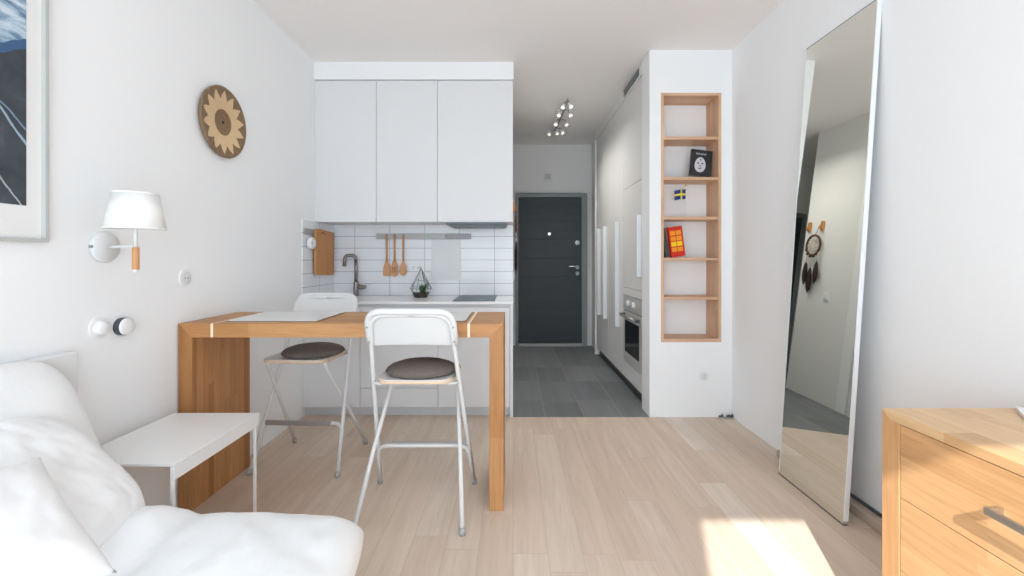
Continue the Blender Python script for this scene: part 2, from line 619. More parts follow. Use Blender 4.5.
# window wall behind the camera: one open balcony door lets the sun in, one added window has a white blind to keep it out
WL, WR, WT = -.322, 1.25, 2.758
mb = MB()
mb.box(XL, XR, YW - .12, YW, WT, ZC)
for (a, b) in ((XL, -1.48), (-.48, WL), (WR, XR)):
    mb.box(a, b, YW - .12, YW, 0, WT)
mb.box(-1.48, -.48, YW - .12, YW, 0, .42)
struct(mb.build('wall_window', WALL), 'window wall with a balcony door opening', 'wall')
struct(B(-1.48, -.48, YW - .10, YW - .07, .42, WT).build('window_1', WPLAST), 'added unseen window, its white blind let down against the sun', 'window')

# tiled splashback
struct(B(XL, 0.0, YK - .01, YK, 0.877, 1.52).build('wall_tiles', TILEB), 'white stacked wall tiles behind the counter', 'tiles')
struct(B(XL, XL + .008, 3.39, YK - .01, 0.877, 1.50).build('wall_tiles_side', TILEL), 'white wall tiles on the left of the counter', 'tiles')

# low trunking along the foot of the right wall
mb = MB().box(1.60, XR, 1.345, 2.72, 0, .042)
tr = mb.build('baseboard_right', planks('trunking_beige', 'Y', 'Z', 0.1, 0.9, [(0, srgb(190, 172, 158)), (1, srgb(200, 184, 170))], grain=.15), bevel=.003)
struct(tr, 'low beige trunking along the foot of the right wall', 'baseboard')
B(1.645, 1.659, 1.345, 2.72, .0425, .055).build('cable', DARKP, tr, bevel=.003)  # dark strip put in for the shaded gap on top of the trunking

# ------------------------------------------------------------------ entrance door and hall fittings
LX0, LX1, LZ = .073, .943, 2.045
dr = thing('door_1', 'dark charcoal entrance door with horizontal grooves', 'door', (.51, YH, 0))
dr['kind'] = 'structure'
mb = MB()
for (x0, x1, z0, z1) in ((.04, LX0 - .002, 0, 2.105), (LX1 + .002, 1.02, 0, 2.105), (LX0 - .002, LX1 + .002, LZ + .003, 2.105)):
    mb.box(x0, x1, YH - .06, YH, z0, z1)
mb.build('door_frame', DOORF, dr, bevel=.004)
mb = MB()
zs = [.045, .95, 1.21, 1.47, 1.73, 1.90, LZ]
for a, b in zip(zs[:-1], zs[1:]):
    mb.box(LX0, LX1, YH - .045, YH - .005, a + .003, b - .003)
mb.box(LX0, LX1, YH - .040, YH - .005, .045, LZ)
mb.build('door_leaf', DOORD, dr, bevel=.002)
B(LX0, LX1, YH - .075, YH - .001, 0, .04).build('threshold', STEELM, dr, bevel=.004)
MB().cyl((.499, YH - .055, 1.545), (.499, YH - .045, 1.545), .020).build('peephole', CHROME, dr, bevel=.002)
mb = MB().cyl((.885, YH - .055, 1.425), (.885, YH - .044, 1.425), .034)
mb.cyl((.885, YH - .07, 1.43), (.885, YH - .055, 1.43), .014)
mb.build('upper_lock', CHROME, dr, bevel=.002)
mb = MB().cyl((.885, YH - .055, 1.085), (.885, YH - .044, 1.085), .026)
mb.tube([(.885, YH - .045, 1.085), (.885, YH - .09, 1.085), (.87, YH - .098, 1.088), (.83, YH - .098, 1.098), (.78, YH - .095, 1.10), (.755, YH - .093, 1.092)], [.010, .010, .010, .010, .009, .008])
mb.build('door_handle', CHROME, dr)
MB().cyl((.885, YH - .056, 1.0), (.885, YH - .044, 1.0), .027).build('lower_lock', CHROME, dr, bevel=.002)

d2 = thing('door_2', 'dark grey inner door in the hall recess', 'door', (-.43, YH, 0))
d2['kind'] = 'structure'
mb = MB()
for (x0, x1, z0, z1) in ((-.82, -.765, 0, 2.13), (-.105, -.05, 0, 2.13), (-.765, -.105, 2.075, 2.13)):
    mb.box(x0, x1, YH - .05, YH, z0, z1)
mb.build('door_frame', DOORF, d2, bevel=.004)
B(-.762, -.108, YH - .04, YH - .002, .01, 2.072).build('door_leaf', DOORD, d2, bevel=.002)

ic = thing('door_chime', 'small white chime box above the entrance door', 'chime', (.485, YH, 2.30))
B(.44, .53, YH - .025, YH, 2.285, 2.385).build('housing', plain('chime_white', (.72, .72, .71), .5, vary=.02), ic, bevel=.006)
mb = MB()
for k in range(5):
    mb.box(.455, .515, YH - .028, YH - .024, 2.305 + k * .014, 2.311 + k * .014)
mb.build('grille', GREYP, ic)

sw = thing('light_switch', 'white light switch on the hall wall under the dreamcatcher', 'light switch', (0, 4.42, 1.03))
B(0.0, .010, 4.38, 4.46, .99, 1.07).build('plate', WPLAST, sw, bevel=.004)
B(.010, .016, 4.395, 4.445, 1.005, 1.055).build('rocker', WPLAST, sw, bevel=.003)

# two small wooden wall hooks and the dreamcatcher
for k, (yy, lb) in enumerate(((4.60, 'small wooden wall hook holding the dreamcatcher cord'), (4.80, 'small wooden wall hook left empty beside the dreamcatcher'))):
    h = thing('wall_hook', lb, 'hook', (0, yy, 1.72), group='wooden hooks on the hall wall')
    MB().prism(rrect(yy - .024, yy + .024, 1.695, 1.80, .016), 'X', 0.0, .016).build('back_plate', BOARD, h, bevel=.003)
    MB().tube([(.014, yy, 1.72), (.03, yy, 1.715), (.038, yy, 1.73), (.036, yy, 1.745)], [.006, .006, .006, .007]).build('peg', BOARD, h)
dc = thing('dreamcatcher', 'brown dreamcatcher with dark feathers hanging in the hall', 'dreamcatcher', (.03, 4.67, 1.53))
cy, cz, R_ = 4.67, 1.545, .105
pts = [(.03, cy + R_ * math.cos(a), cz + R_ * math.sin(a)) for a in [2 * PI * k / 40 for k in range(41)]]
MB().tube(pts, .011, 8).build('ring', LEATHER, dc)
mb = MB()
prev = None
for ringi, rr_ in enumerate((R_, R_ * .72, R_ * .46, R_ * .24)):
    cur = [(.03, cy + rr_ * math.cos(2 * PI * (k + .5 * ringi) / 10), cz + rr_ * math.sin(2 * PI * (k + .5 * ringi) / 10)) for k in range(10)]
    if prev:
        for k in range(10):
            mb.tube([prev[k], cur[k]], .0022, 5)
            mb.tube([prev[(k + 1) % 10], cur[k]], .0022, 5)
    prev = cur
mb.cyl((.026, cy, cz), (.034, cy, cz), .03, n=14)
mb.build('web', WEB, dc)
MB().tube([(.03, cy, cz + R_), (.031, cy - .03, 1.68), (.037, 4.601, 1.755), (.036, 4.597, 1.755)], .003, 6).build('hanging_cord', LEATHER, dc)
for k, (dy, ln, sc_) in enumerate(((-.085, .30, 1.0), (.0, .36, 1.15), (.075, .28, 1.05))):
    top = (.03, cy + dy, cz - math.sqrt(max(R_ ** 2 - dy ** 2, 0)))
    zt = top[2] - ln * .35
    MB().tube([top, (.032, cy + dy * 1.02, zt)], .004, 6).build('beaded_cord', WEB, dc)
    mb = MB()
    prof = [(.003, 0), (.022, -.03), (.034, -.09), (.036, -.14), (.026, -.19), (.004, -.235)]
    vsf, fsf = [], []
    for r_, z_ in prof:
        for kk in range(10):
            a = 2 * PI * kk / 10
            vsf.append((.032 + r_ * .45 * math.cos(a), cy + dy * 1.02 + r_ * sc_ * math.sin(a), zt + z_ * sc_))
    for i in range(len(prof) - 1):
        for kk in range(10):
            fsf.append((i * 10 + kk, i * 10 + (kk + 1) % 10, (i + 1) * 10 + (kk + 1) % 10, (i + 1) * 10 + kk))
    mb.add(vsf, fsf, True)
    mb.build('feather', FEATHER, dc)
for k in range(6):
    a = PI * (1.1 + .16 * k)
    MB().lathe([(0, -.014), (.012, -.006), (.014, 0), (.012, .006), (0, .014)], 10, Matrix.Translation((.034, cy + R_ * math.cos(a), cz + R_ * math.sin(a) - .015))).build('bead', LEATHER, dc)

# ceiling spot rail in the hall
sl = thing('ceiling_spot_rail', 'pale ceiling rail with paired spotlights in the hall', 'ceiling light', (.51, 4.8, ZC))
MB().tube([(.525, 4.3, 2.735), (.525, 4.75, 2.735), (.50, 5.35, 2.735)], .011, 10).build('rail', STEELM, sl)
MB().cyl((.515, 4.80, ZC), (.515, 4.80, 2.765), .05).cyl((.515, 4.80, 2.77), (.515, 4.80, 2.735), .012).build('canopy', WPLAST, sl)
spots = [(.496, 4.36), (.545, 4.34), (.482, 4.60), (.575, 4.60), (.480, 4.91), (.572, 4.92), (.440, 5.30), (.505, 5.27), (.565, 5.24)]
rx = lambda y: .525 if y < 4.75 else .525 - .025 * (y - 4.75) / .6
for (x, y) in spots:
    d = -1 if x < rx(y) else 1
    sp = MB().tube([(rx(y), y, 2.735), (x, y, 2.725), (x, y, 2.70)], .005, 8)
    so = sp.build('spot_arm', STEELM, sl)
    dv = Vector((d * .35, -.6, -1)).normalized()
    p = Vector((x, y, 2.705))
    hd = MB().cyl(p, p + dv * .05, .016, .022, 16)
    hd.build('spot_head', WPLAST, so)
    MB().cyl(p + dv * .0502, p + dv * .052, .018, n=16).build('spot_lens', BULB, so)
    ld = bpy.data.lights.new('spot_light', 'SPOT')
    ld.energy = HALL_W
    ld.color = (1.0, .97, .92)
    ld.spot_size = math.radians(130)
    ld.spot_blend = 1.0
    ld.shadow_soft_size = .014
    lo = bpy.data.objects.new('spot_light', ld)
    COL.objects.link(lo)
    lo.location = p + dv * .068
    lo.rotation_euler = Vector((dv.x * .5, dv.y * .3, -1)).to_track_quat('-Z', 'Y').to_euler()
# ------------------------------------------------------------------ kitchen
FU = 3.616                       # front of the wall cabinets
sof = B(XL, .005, FU - .015, YK, 2.645, ZC).build('trim_1', WALL, bevel=.002)
struct(sof, 'white filler strip between wall cabinets and ceiling', 'trim')
ux = [XL + .012, -1.104, -.611, 0.0]
for k, lb in enumerate(('white wall cabinet at the left, against the left wall', 'white wall cabinet in the middle, above the wooden utensils', 'white wall cabinet at the right, above the extractor hood')):
    a, b = ux[k], ux[k + 1]
    c = thing('wall_cabinet', lb, 'kitchen cabinet', ((a + b) / 2, FU, 1.50), group='white wall cabinets in a row')
    B(a, b, FU + .022, YK - .012, 1.503, 2.643).build('carcass', CAB, c)
    B(a + .0015, b - .0015, FU, FU + .019, 1.499, 2.640).build('door', CAB, c, bevel=.0015)
struct(B(XL, XL + .0115, FU + .004, YK - .012, 1.503, 2.643).build('trim_2', CAB), 'narrow white filler beside the wall cabinets', 'trim')

hd = thing('extractor_hood', 'slim grey extractor hood under the right wall cabinet', 'extractor hood', (-.29, 3.75, 1.47))
B(-.545, -.055, 3.63, 3.97, 1.481, 1.499).build('body', HOODM, hd, bevel=.003)
MB().prism([(-.52, 1.468), (-.075, 1.468), (-.062, 1.481), (-.535, 1.481)], 'Y', 3.64, 3.95).build('lower_tray', HOODM, hd, bevel=.002)
B(-.545, -.055, 3.605, 3.629, 1.483, 1.498).build('front_lip', HOODM, hd, bevel=.003)

# base units
BXS = [XL + .012, -1.161, -.569, -.024]
labels = ('white base unit with one tall door, beside the left wall', 'white base unit with a door over a deep bottom drawer', 'white base unit under the hob, beside the end panel')
for k in range(3):
    a, b = BXS[k], BXS[k + 1]
    c = thing('base_cabinet', labels[k], 'kitchen cabinet', ((a + b) / 2, D0, 0), group='white base units in a row')
    B(a, b, D0 + .021, YK - .012, .072, .857).build('carcass', CAB, c)
    if k == 1:
        B(a + .0015, b - .0015, D0, D0 + .019, .2215, .832).build('door', CAB, c, bevel=.0015)
        B(a + .0015, b - .0015, D0, D0 + .019, .075, .2185).build('drawer', CAB, c, bevel=.0015)
    else:
        B(a + .0015, b - .0015, D0, D0 + .019, .075, .832).build('door', CAB, c, bevel=.0015)
    B(a, b, D0 + .012, D0 + .021, .835, .857).build('finger_groove', PLINTH, c)
struct(B(XL, BXS[3], D0 + .047, D0 + .06, 0, .070).build('baseboard_kitchen', PLINTH), 'grey plinth under the base units', 'plinth')
struct(B(XL, XL + .0115, D0 + .004, YK - .012, .072, .857).build('trim_3', CAB), 'narrow white filler beside the base units', 'trim')
tag(B(-.0225, 0.0, D0 - .004, YK - .012, 0, .857).build('end_panel', CAB, bevel=.001), 'white upright panel closing the kitchen run at the hall', 'panel')
tag(B(XL + .008, .002, D0 - .02, YK - .012, .858, .877).build('worktop', COUNTER, bevel=.002), 'thin white worktop over the base units', 'worktop')
hb = thing('cooktop', 'slim dark glass cooktop set on the right of the worktop', 'cooktop', (-.3, 3.7, .877))
B(-.462, -.138, 3.425, 3.945, .8772, .884).build('glass_plate', HOB, hb, bevel=.002)
mb = MB()
for (yy, r_) in ((3.56, .075), (3.80, .095)):
    pts = [(-.30 + r_ * math.cos(2 * PI * k / 32), yy + r_ * math.sin(2 * PI * k / 32), .8841) for k in range(33)]
    mb.tube(pts, .0012, 5)
mb.build('zone_rings', GREYP, hb)

# tap
X_, Y_ = -1.372, 3.915
fa = thing('kitchen_tap', 'brushed steel tap with a square bent spout', 'tap', (X_, Y_, .877))
MB().cyl((X_, Y_, .8775), (X_, Y_, .883), .027).cyl((X_, Y_, .883), (X_, Y_, 1.0), .022).build('base', NICKEL, fa, bevel=.002)
sp_pts = [(X_, Y_, 1.0), (X_, Y_, 1.12), (X_, Y_, 1.195)]
for k in range(7):
    a = PI / 2 * k / 6
    sp_pts.append((X_ - .035 + .035 * math.cos(a), Y_ - .004, 1.195 + .035 * math.sin(a)))
for k in range(7):
    a = PI / 2 * k / 6
    sp_pts.append((X_ - .065 - .028 * math.sin(a), Y_ - .01, 1.202 + .028 * math.cos(a)))
sp_pts.append((X_ - .099, Y_ - .012, 1.135))
MB().tube(sp_pts, .0150, 14).build('spout', NICKEL, fa)
mb = MB().cyl((X_ + .018, Y_, .955), (X_ + .055, Y_, .955), .022).cyl((X_ + .055, Y_, .955), (X_ + .085, Y_, .957), .018, .017)
mb.build('lever', NICKEL, fa, bevel=.002)

# wall rails, utensils, pale sheet, board, timer
YT = YK - .01                   # tile face
rl = thing('utensil_rail', 'long steel wall rail holding the wooden utensils', 'rail', (-.8, YT, 1.40))
MB().prism(rrect(-1.214, -.60, 1.376, 1.426, .006), 'Y', YT - .014, YT).build('left_bar', STEELM, rl, bevel=.002)
MB().prism(rrect(-.598, -.372, 1.376, 1.426, .006), 'Y', YT - .014, YT).build('right_bar', STEELD, rl, bevel=.002)
sx = [-1.119, -1.049, -.972]
ulabels = ('flat wooden spatula, left of the three utensils on the rail', 'slotted wooden spatula, middle of the three utensils on the rail', 'wooden spoon, right of the three utensils on the rail')
for k, x in enumerate(sx):
    u = thing('wooden_spatula' if k < 2 else 'wooden_spoon', ulabels[k], 'utensil', (x, YT - .022, 1.04), group='wooden utensils on the kitchen rail')
    MB().tube([(x, YT - .022, 1.415), (x, YT - .022, 1.30), (x, YT - .022, 1.17)], [.011, .010, .010], 10, flat=.6).build('stick', SPOON, u)
    if k == 2:
        prof = []
        n = 24
        vsf = []
        for kk in range(n):
            a = 2 * PI * kk / n
            rx_, rz_ = .031, .062
            vsf.append((x + rx_ * math.cos(a) * (1 - .18 * math.sin(a)), 1.112 + rz_ * math.sin(a)))
        MB().prism(vsf, 'Y', YT - .029, YT - .015, True).build('bowl', SPOON, u, bevel=.004)
    else:
        poly = [(x - .010, 1.19), (x - .026, 1.135), (x - .033, 1.07), (x - .030, 1.052), (x + .030, 1.048), (x + .033, 1.07), (x + .026, 1.135), (x + .010, 1.19)]
        if k == 1:
            poly = [(x - .010, 1.19), (x - .030, 1.14), (x - .035, 1.09), (x - .028, 1.055), (x, 1.045), (x + .028, 1.055), (x + .035, 1.09), (x + .030, 1.14), (x + .010, 1.19)]
        MB().prism(poly, 'Y', YT - .027, YT - .017).build('blade', SPOON, u, bevel=.003)
        if k == 1:
            mb = MB()
            for dx in (-.014, 0, .014):
                mb.prism(rrect(x + dx - .002, x + dx + .002, 1.075, 1.13, .0018), 'Y', YT - .0275, YT - .026)
            mb.build('slots', LEATHER, u)
tag(MB().prism(rrect(-.725, -.464, 1.015, 1.374, .004), 'Y', YT - .008, YT - .001).build('splash_sheet', PAPER, bevel=.001), 'pale plain sheet hung below the rail behind the glass terrarium', 'sheet')
ko = thing('wall_socket', 'white double socket on the tiles behind the terrarium', 'socket', (-.86, YT, 1.135))
MB().prism(rrect(-.912, -.812, 1.095, 1.150, .008), 'Y', YT - .008, YT).build('plate', WPLAST, ko, bevel=.002)
MB().cyl((-.886, YT - .010, 1.122), (-.886, YT - .006, 1.122), .017).cyl((-.838, YT - .010, 1.122), (-.838, YT - .006, 1.122), .017).build('sockets', plain('socket_shade', (.66, .67, .66), .5, vary=.02), ko)

XT = XL + .008                  # side tile face
r2 = thing('magnet_rail', 'short steel rail on the tiled side wall behind the cutting board', 'rail', (XT, 3.66, 1.41))
MB().prism(rrect(3.40, 3.96, 1.39, 1.435, .005), 'X', XT, XT + .014).build('bar', STEELM, r2, bevel=.002)
cbp = [(3.545, 1.075), (3.885, 1.06), (3.90, 1.09), (3.905, 1.38), (3.89, 1.415), (3.85, 1.43), (3.80, 1.432), (3.70, 1.438), (3.62, 1.442), (3.565, 1.44), (3.545, 1.42)]
cb = thing('cutting_board', 'wooden cutting board hanging on the tiled side wall', 'cutting board', (XT + .015, 3.74, 1.06))
MB().prism(cbp, 'X', XT + .015, XT + .037).build('board', BOARD, cb, bevel=.005)
MB().tube([(XT + .037, 3.62, 1.40), (XT + .039, 3.66, 1.42), (XT + .037, 3.70, 1.40)], .003, 6).build('hanging_loop', LEATHER, cb)
kt = thing('kitchen_timer', 'round white timer stuck on the rail beside the cutting board', 'timer', (XT, 3.55, 1.35))
mt = Matrix.Translation((XT + .030, 3.47, 1.322)) @ Matrix.Rotation(PI / 2, 4, 'Y')
MB().lathe([(0, -.015), (.043, -.015), (.045, 0), (.045, .014), (.042, .018), (.0, .018)], 28, mt, False).build('case', WPLAST, kt, bevel=.002)
MB().lathe([(.029, .018), (.032, .020), (.035, .018)], 28, mt).lathe([(0, .018), (.007, .018), (.007, .022), (0, .022)], 16, mt).build('dial', PLINTH, kt)

# terrarium
tr_ = thing('glass_terrarium', 'geometric glass terrarium with a small green plant on the worktop', 'terrarium', (-.785, 3.76, .877))
cx, cy_ = -.772, 3.76
lev = [(.052, .8785), (.088, .955), (.0, 1.125)]
n = 6
ringp = [[(cx + r_ * math.cos(2 * PI * k / n + .3), cy_ + r_ * math.sin(2 * PI * k / n + .3), z_) for k in range(n)] for r_, z_ in lev[:2]]
apex = (cx, cy_, 1.125)
mb = MB()
allv = ringp[0] + ringp[1] + [apex]
fs = [(k, (k + 1) % n, n + (k + 1) % n, n + k) for k in range(n)] + [(n + k, n + (k + 1) % n, 2 * n) for k in range(n)]
mb.add(allv, fs[1:])
mb.build('glass_panes', GLASS, tr_)
mb = MB()
for k in range(n):
    mb.tube([ringp[0][k], ringp[0][(k + 1) % n]], .0017, 6)
    mb.tube([ringp[1][k], ringp[1][(k + 1) % n]], .0017, 6)
    mb.tube([ringp[0][k], ringp[1][k]], .0017, 6)
    mb.tube([ringp[1][k], apex], .0017, 6)
mb.tube([(cx, cy_, 1.118), (cx, cy_, 1.132)], .004, 6)
mb.build('wire_frame', DARKP, tr_)
mb = MB()
mb.add([(cx + r_ * math.cos(2 * PI * k / n + .3), cy_ + r_ * math.sin(2 * PI * k / n + .3), z_) for r_, z_ in ((.048, .8805), (.068, .925)) for k in range(n)],
       [(k, (k + 1) % n, n + (k + 1) % n, n + k) for k in range(n)] + [tuple(range(n))[::-1], tuple(range(n, 2 * n))])
mb.build('soil', SOIL, tr_)
mb = MB()
for k in range(26):
    a = 2 * PI * k / 26 * 2.4
    r_ = .012 + .022 * random.random()
    bx, by = cx + .012 + r_ * .5 * math.cos(a), cy_ + r_ * .5 * math.sin(a)
    hgt = .035 + .04 * random.random()
    mb.tube([(bx, by, .922), (bx + .010 * math.cos(a), by + .010 * math.sin(a), .922 + hgt * .6), (bx + .022 * math.cos(a), by + .022 * math.sin(a), .922 + hgt)], [.006, .006, .0008], 6)
mb.build('plant', PLANT, tr_)

# ------------------------------------------------------------------ tall units along the hall
XF = 1.052                      # door faces
XB = 1.62
bulk = MB().box(XF - .008, 1.72, 3.63, 5.67, 2.70, ZC).build('trim_4', HALLW)
struct(bulk, 'bulkhead above the tall hall cabinets', 'trim')
ve = thing('air_vent', 'dark ventilation grille above the tall oven cabinet', 'vent', (XF - .008, 3.95, 2.74))
MB().box(XF - .012, XF - .0085, 3.71, 4.20, 2.72, 2.78).build('backing', DARKP, ve)
mb = MB()
for k in range(4):
    mb.box(XF - .018, XF - .0125, 3.71, 4.20, 2.724 + k * .0145, 2.728 + k * .0145)
mb.build('slats', GREYP, ve)


def tall_handle(par, y, z0, z1, wid=.03):
    MB().box(XF - .042, XF - .0005, y, y + wid, z0, z1).build('handle', DRAWERH, par, bevel=.003)


Y1, Y2, Y2b, Y3, Y4, Y5 = 3.635, 4.26, 4.42, 4.94, 5.28, 5.64
oc = thing('tall_oven_cabinet', 'tall pale cabinet built round the oven at the hall entrance', 'tall cabinet', (XF, 3.96, 0))
mb = MB().box(XF + .02, XB, Y1, Y2 - .002, .862, 2.698).box(XF + .02, XB, Y1, Y2 - .002, .095, .245)
mb.box(XF + .02, XB, Y1, Y1 + .006, .245, .862).box(XF + .02, XB, Y2 - .008, Y2 - .002, .245, .862)
mb.build('carcass', CABW, oc)
B(XF, XF + .019, Y1, Y2 - .003, 1.857, 2.697).build('upper_door', CABW, oc, bevel=.0015)
md = B(XF, XF + .019, Y1, Y2 - .003, .938, 1.853).build('middle_door', CABW, oc, bevel=.0015)
tall_handle(md, 3.645, 1.055, 1.56)
B(XF, XF + .019, Y1, Y2 - .003, .866, .934).build('filler', CABW, oc, bevel=.0015)
B(XF, XF + .019, Y1, Y2 - .003, .095, .247).build('drawer', CABW, oc, bevel=.0015)

ov = thing('oven', 'built in steel oven with dark glass door', 'oven', (XF, 3.96, .25))
B(XF + .02, XB - .02, Y1 + .008, Y2 - .012, .252, .855).build('body', OVENST, ov)
B(XF - .004, XF + .0195, Y1 + .003, Y2 - .006, .732, .860).build('control_panel', OVENST, ov, bevel=.002)
B(XF - .005, XF + .0195, Y1 + .003, Y2 - .006, .252, .722).build('door', OVENST, ov, bevel=.002)
B(XF - .0075, XF - .0052, Y1 + .085, Y2 - .075, .345, .640).build('window', BLACK, ov, bevel=.001)
for yy in (3.87, 4.05):
    MB().cyl((XF - .03, yy, .80), (XF - .0045, yy, .80), .023, .027, 20).build('knob', WMETAL, ov, bevel=.002)
mb = MB().cyl((XF - .045, Y1 + .06, .685), (XF - .045, Y2 - .055, .685), .011, n=14)
ho = mb.build('handle', STEEL, ov)
for yy in (Y1 + .06, Y2 - .085):
    B(XF - .052, XF - .0055, yy, yy + .03, .672, .698).build('handle_bracket', DARKP, ho, bevel=.003)

struct(B(XF, XF + .019, Y2 + .001, Y2b - .002, .095, 2.697).build('trim_5', CABW), 'narrow pale filler between oven cabinet and wardrobes', 'trim')
for k, (a, b, hy, lb) in enumerate(((Y2b, Y3, 4.425, 'tall pale wardrobe next to the oven cabinet in the hall'), (Y3, Y4, 5.02, 'narrow tall wardrobe in the middle of the hall cabinets'), (Y4, Y5, 5.37, 'narrow tall wardrobe nearest the entrance door'))):
    wd = thing('tall_wardrobe', lb, 'wardrobe', (XF, (a + b) / 2, 0), group='tall hall wardrobes')
    B(XF + .021, XB, a if k else Y2 + .001, b - .001, .095, 2.697).build('carcass', CABW, wd)
    dd = B(XF, XF + .019, a + .001, b - .002, .095, 2.697).build('door', CABW, wd, bevel=.0015)
    tall_handle(dd, hy, .53, 1.565)
struct(B(XF + .04, XF + .055, Y1, Y5, 0, .0945).build('baseboard_hall', DARKP), 'dark plinth under the tall hall cabinets', 'plinth')
tag(B(XF - .02, XB, Y5 + .001, Y5 + .026, 0, 2.699).build('wardrobe_side_panel', CABW, bevel=.001), 'pale end panel closing the wardrobes by the entrance', 'panel')

# ------------------------------------------------------------------ oak shelf niche with its books and flag
ns = thing('niche_shelf', 'built in oak shelf unit with six bays in the white wall', 'shelf', (1.351, D0, NZ0))
T = .021
Yf = D0 - .004
for x0 in (NX0, NX1 - T):
    B(x0, x0 + T, Yf, ND - .001, NZ0, NZ1).build('side_panel', OAK_NZ, ns, bevel=.001)
B(NX0 + T, NX1 - T, Yf, ND - .001, NZ1 - T, NZ1).build('top_panel', OAK_NX, ns, bevel=.001)
B(NX0 + T, NX1 - T, Yf, ND - .001, NZ0, NZ0 + .026).build('bottom_panel', OAK_NX, ns, bevel=.001)
SZ = [2.130, 1.823, 1.522, 1.210, .912]
for z in SZ:
    B(NX0 + T, NX1 - T, Yf + .008, ND - .001, z - .022, z).build('shelf', OAK_NX, ns, bevel=.001)

bk = thing('book', 'black book with a pale oval face on the cover, leaning on the shelf', 'book', (1.42, 3.47, SZ[1]))
tilt = Matrix.Translation((1.357, 3.44, SZ[1] + .0258)) @ Matrix.Rotation(math.radians(-7), 4, 'X') @ Matrix.Rotation(math.radians(8), 4, 'Y')
BKC = plain('book_black', (.018, .018, .022), .35, vary=.1)
PG = plain('book_pages', (.78, .75, .68), .8, vary=.04)
MB().box(0, .160, 0, .004, 0, .208, mat=tilt).box(0, .160, .020, .024, 0, .208, mat=tilt).box(0, .004, 0, .024, 0, .208, mat=tilt).build('cover', BKC, bk)
MB().box(.005, .156, .0042, .0198, .003, .205, mat=tilt).build('pages', PG, bk)
mb = MB()
ov_ = [(.072 + .042 * math.cos(2 * PI * k / 28) * (1 - .08 * math.sin(2 * PI * k / 28)), .088 + .060 * math.sin(2 * PI * k / 28)) for k in range(28)]
k0 = len(mb.v)
mb.add([tilt @ Vector((p[0], -.0012, p[1])) for p in ov_] + [tilt @ Vector((p[0], .0, p[1])) for p in ov_],
       [tuple(range(28))] + [(k, (k + 1) % 28, 28 + (k + 1) % 28, 28 + k) for k in range(28)])
mb.build('cover_oval', plain('oval_pale', (.60, .57, .62), .6, vary=.1), bk)
mb = MB()
for (u, v_, ru, rv) in ((.055, .100, .009, .006), (.088, .100, .009, .006), (.072, .127, .006, .008), (.072, .080, .004, .010), (.072, .058, .014, .004), (.060, .068, .003, .003), (.085, .068, .003, .003)):
    pp = [(u + ru * math.cos(2 * PI * k / 10), v_ + rv * math.sin(2 * PI * k / 10)) for k in range(10)]
    mb.add([tilt @ Vector((p[0], -.0018, p[1])) for p in pp] + [tilt @ Vector((p[0], -.001, p[1])) for p in pp],
           [tuple(range(10))] + [(k, (k + 1) % 10, 10 + (k + 1) % 10, 10 + k) for k in range(10)])
mb.build('cover_features', BKC, bk)
mb = MB()
for k in range(7):
    u = .034 + k * .0115
    mb.box(u, u + .008, -.001, 0, .168, .182 - .003 * (k % 2), mat=tilt)
    mb.box(u + .001, u + .007, -.001, 0, .172, .175, mat=tilt)
mb.build('cover_lettering', plain('lettering_pale', (.42, .42, .44), .6, vary=.05), bk)

fl = thing('table_flag', 'small blue and yellow flag on a white stand on the shelf', 'flag', (1.31, 3.50, SZ[2]))
PX_ = 1.352
MB().lathe([(0, 0), (.024, 0), (.024, .006), (.010, .012), (.006, .02), (0, .02)], 20, Matrix.Translation((PX_, 3.50, SZ[2] + .0005))).build('base', WPLAST, fl)
MB().tube([(PX_, 3.50, SZ[2] + .015), (PX_, 3.50, SZ[2] + .245)], .0038, 8).build('pole', WPLAST, fl)
MB().lathe([(0, -.008), (.007, -.004), (.008, 0), (.007, .004), (0, .008)], 12, Matrix.Translation((PX_, 3.50, SZ[2] + .252))).build('finial', plain('finial_gold', srgb(226, 196, 70), .4, vary=.05), fl)
fw0, fw1, fz0, fz1 = PX_ - .090, PX_ - .004, 1.668, 1.744
BLUE = plain('flag_blue', srgb(18, 60, 122), .7, vary=.05)
YEL = plain('flag_yellow', srgb(236, 214, 60), .7, vary=.05)


def flag_piece(u0, u1, v0, v1):
    m_ = MB()
    nn = 10
    vv, ff = [], []
    for i in range(nn + 1):
        u = u0 + (u1 - u0) * i / nn
        yy = 3.50 + .006 * math.sin(u * 9)
        xx = fw1 - u * (fw1 - fw0)
        for v_ in (v0, v1):
            zz = fz0 + v_ * (fz1 - fz0) - .010 * u * u
            vv.append((xx, yy - .0006, zz))
            vv.append((xx, yy + .0006, zz))
    for i in range(nn):
        a, b = i * 4, i * 4 + 4
        ff += [(a, b, b + 2, a + 2), (a + 1, a + 3, b + 3, b + 1), (a + 2, b + 2, b + 3, a + 3), (a, a + 1, b + 1, b)]
    ff += [(0, 2, 3, 1), (nn * 4, nn * 4 + 1, nn * 4 + 3, nn * 4 + 2)]
    m_.add(vv, ff)
    return m_


mb = MB()
for (u0, u1) in ((0, .30), (.47, 1.0)):
    for (v0, v1) in ((0, .40), (.60, 1.0)):
        q = flag_piece(u0, u1, v0, v1)
        mb.add(q.v, q.f)
mb.build('blue_field', BLUE, fl)
mb = MB()
q = flag_piece(.30, .47, 0, 1)
mb.add(q.v, q.f)
for (u0, u1) in ((0, .30), (.47, 1.0)):
    q = flag_piece(u0, u1, .40, .60)
    mb.add(q.v, q.f)
mb.build('yellow_cross', YEL, fl)

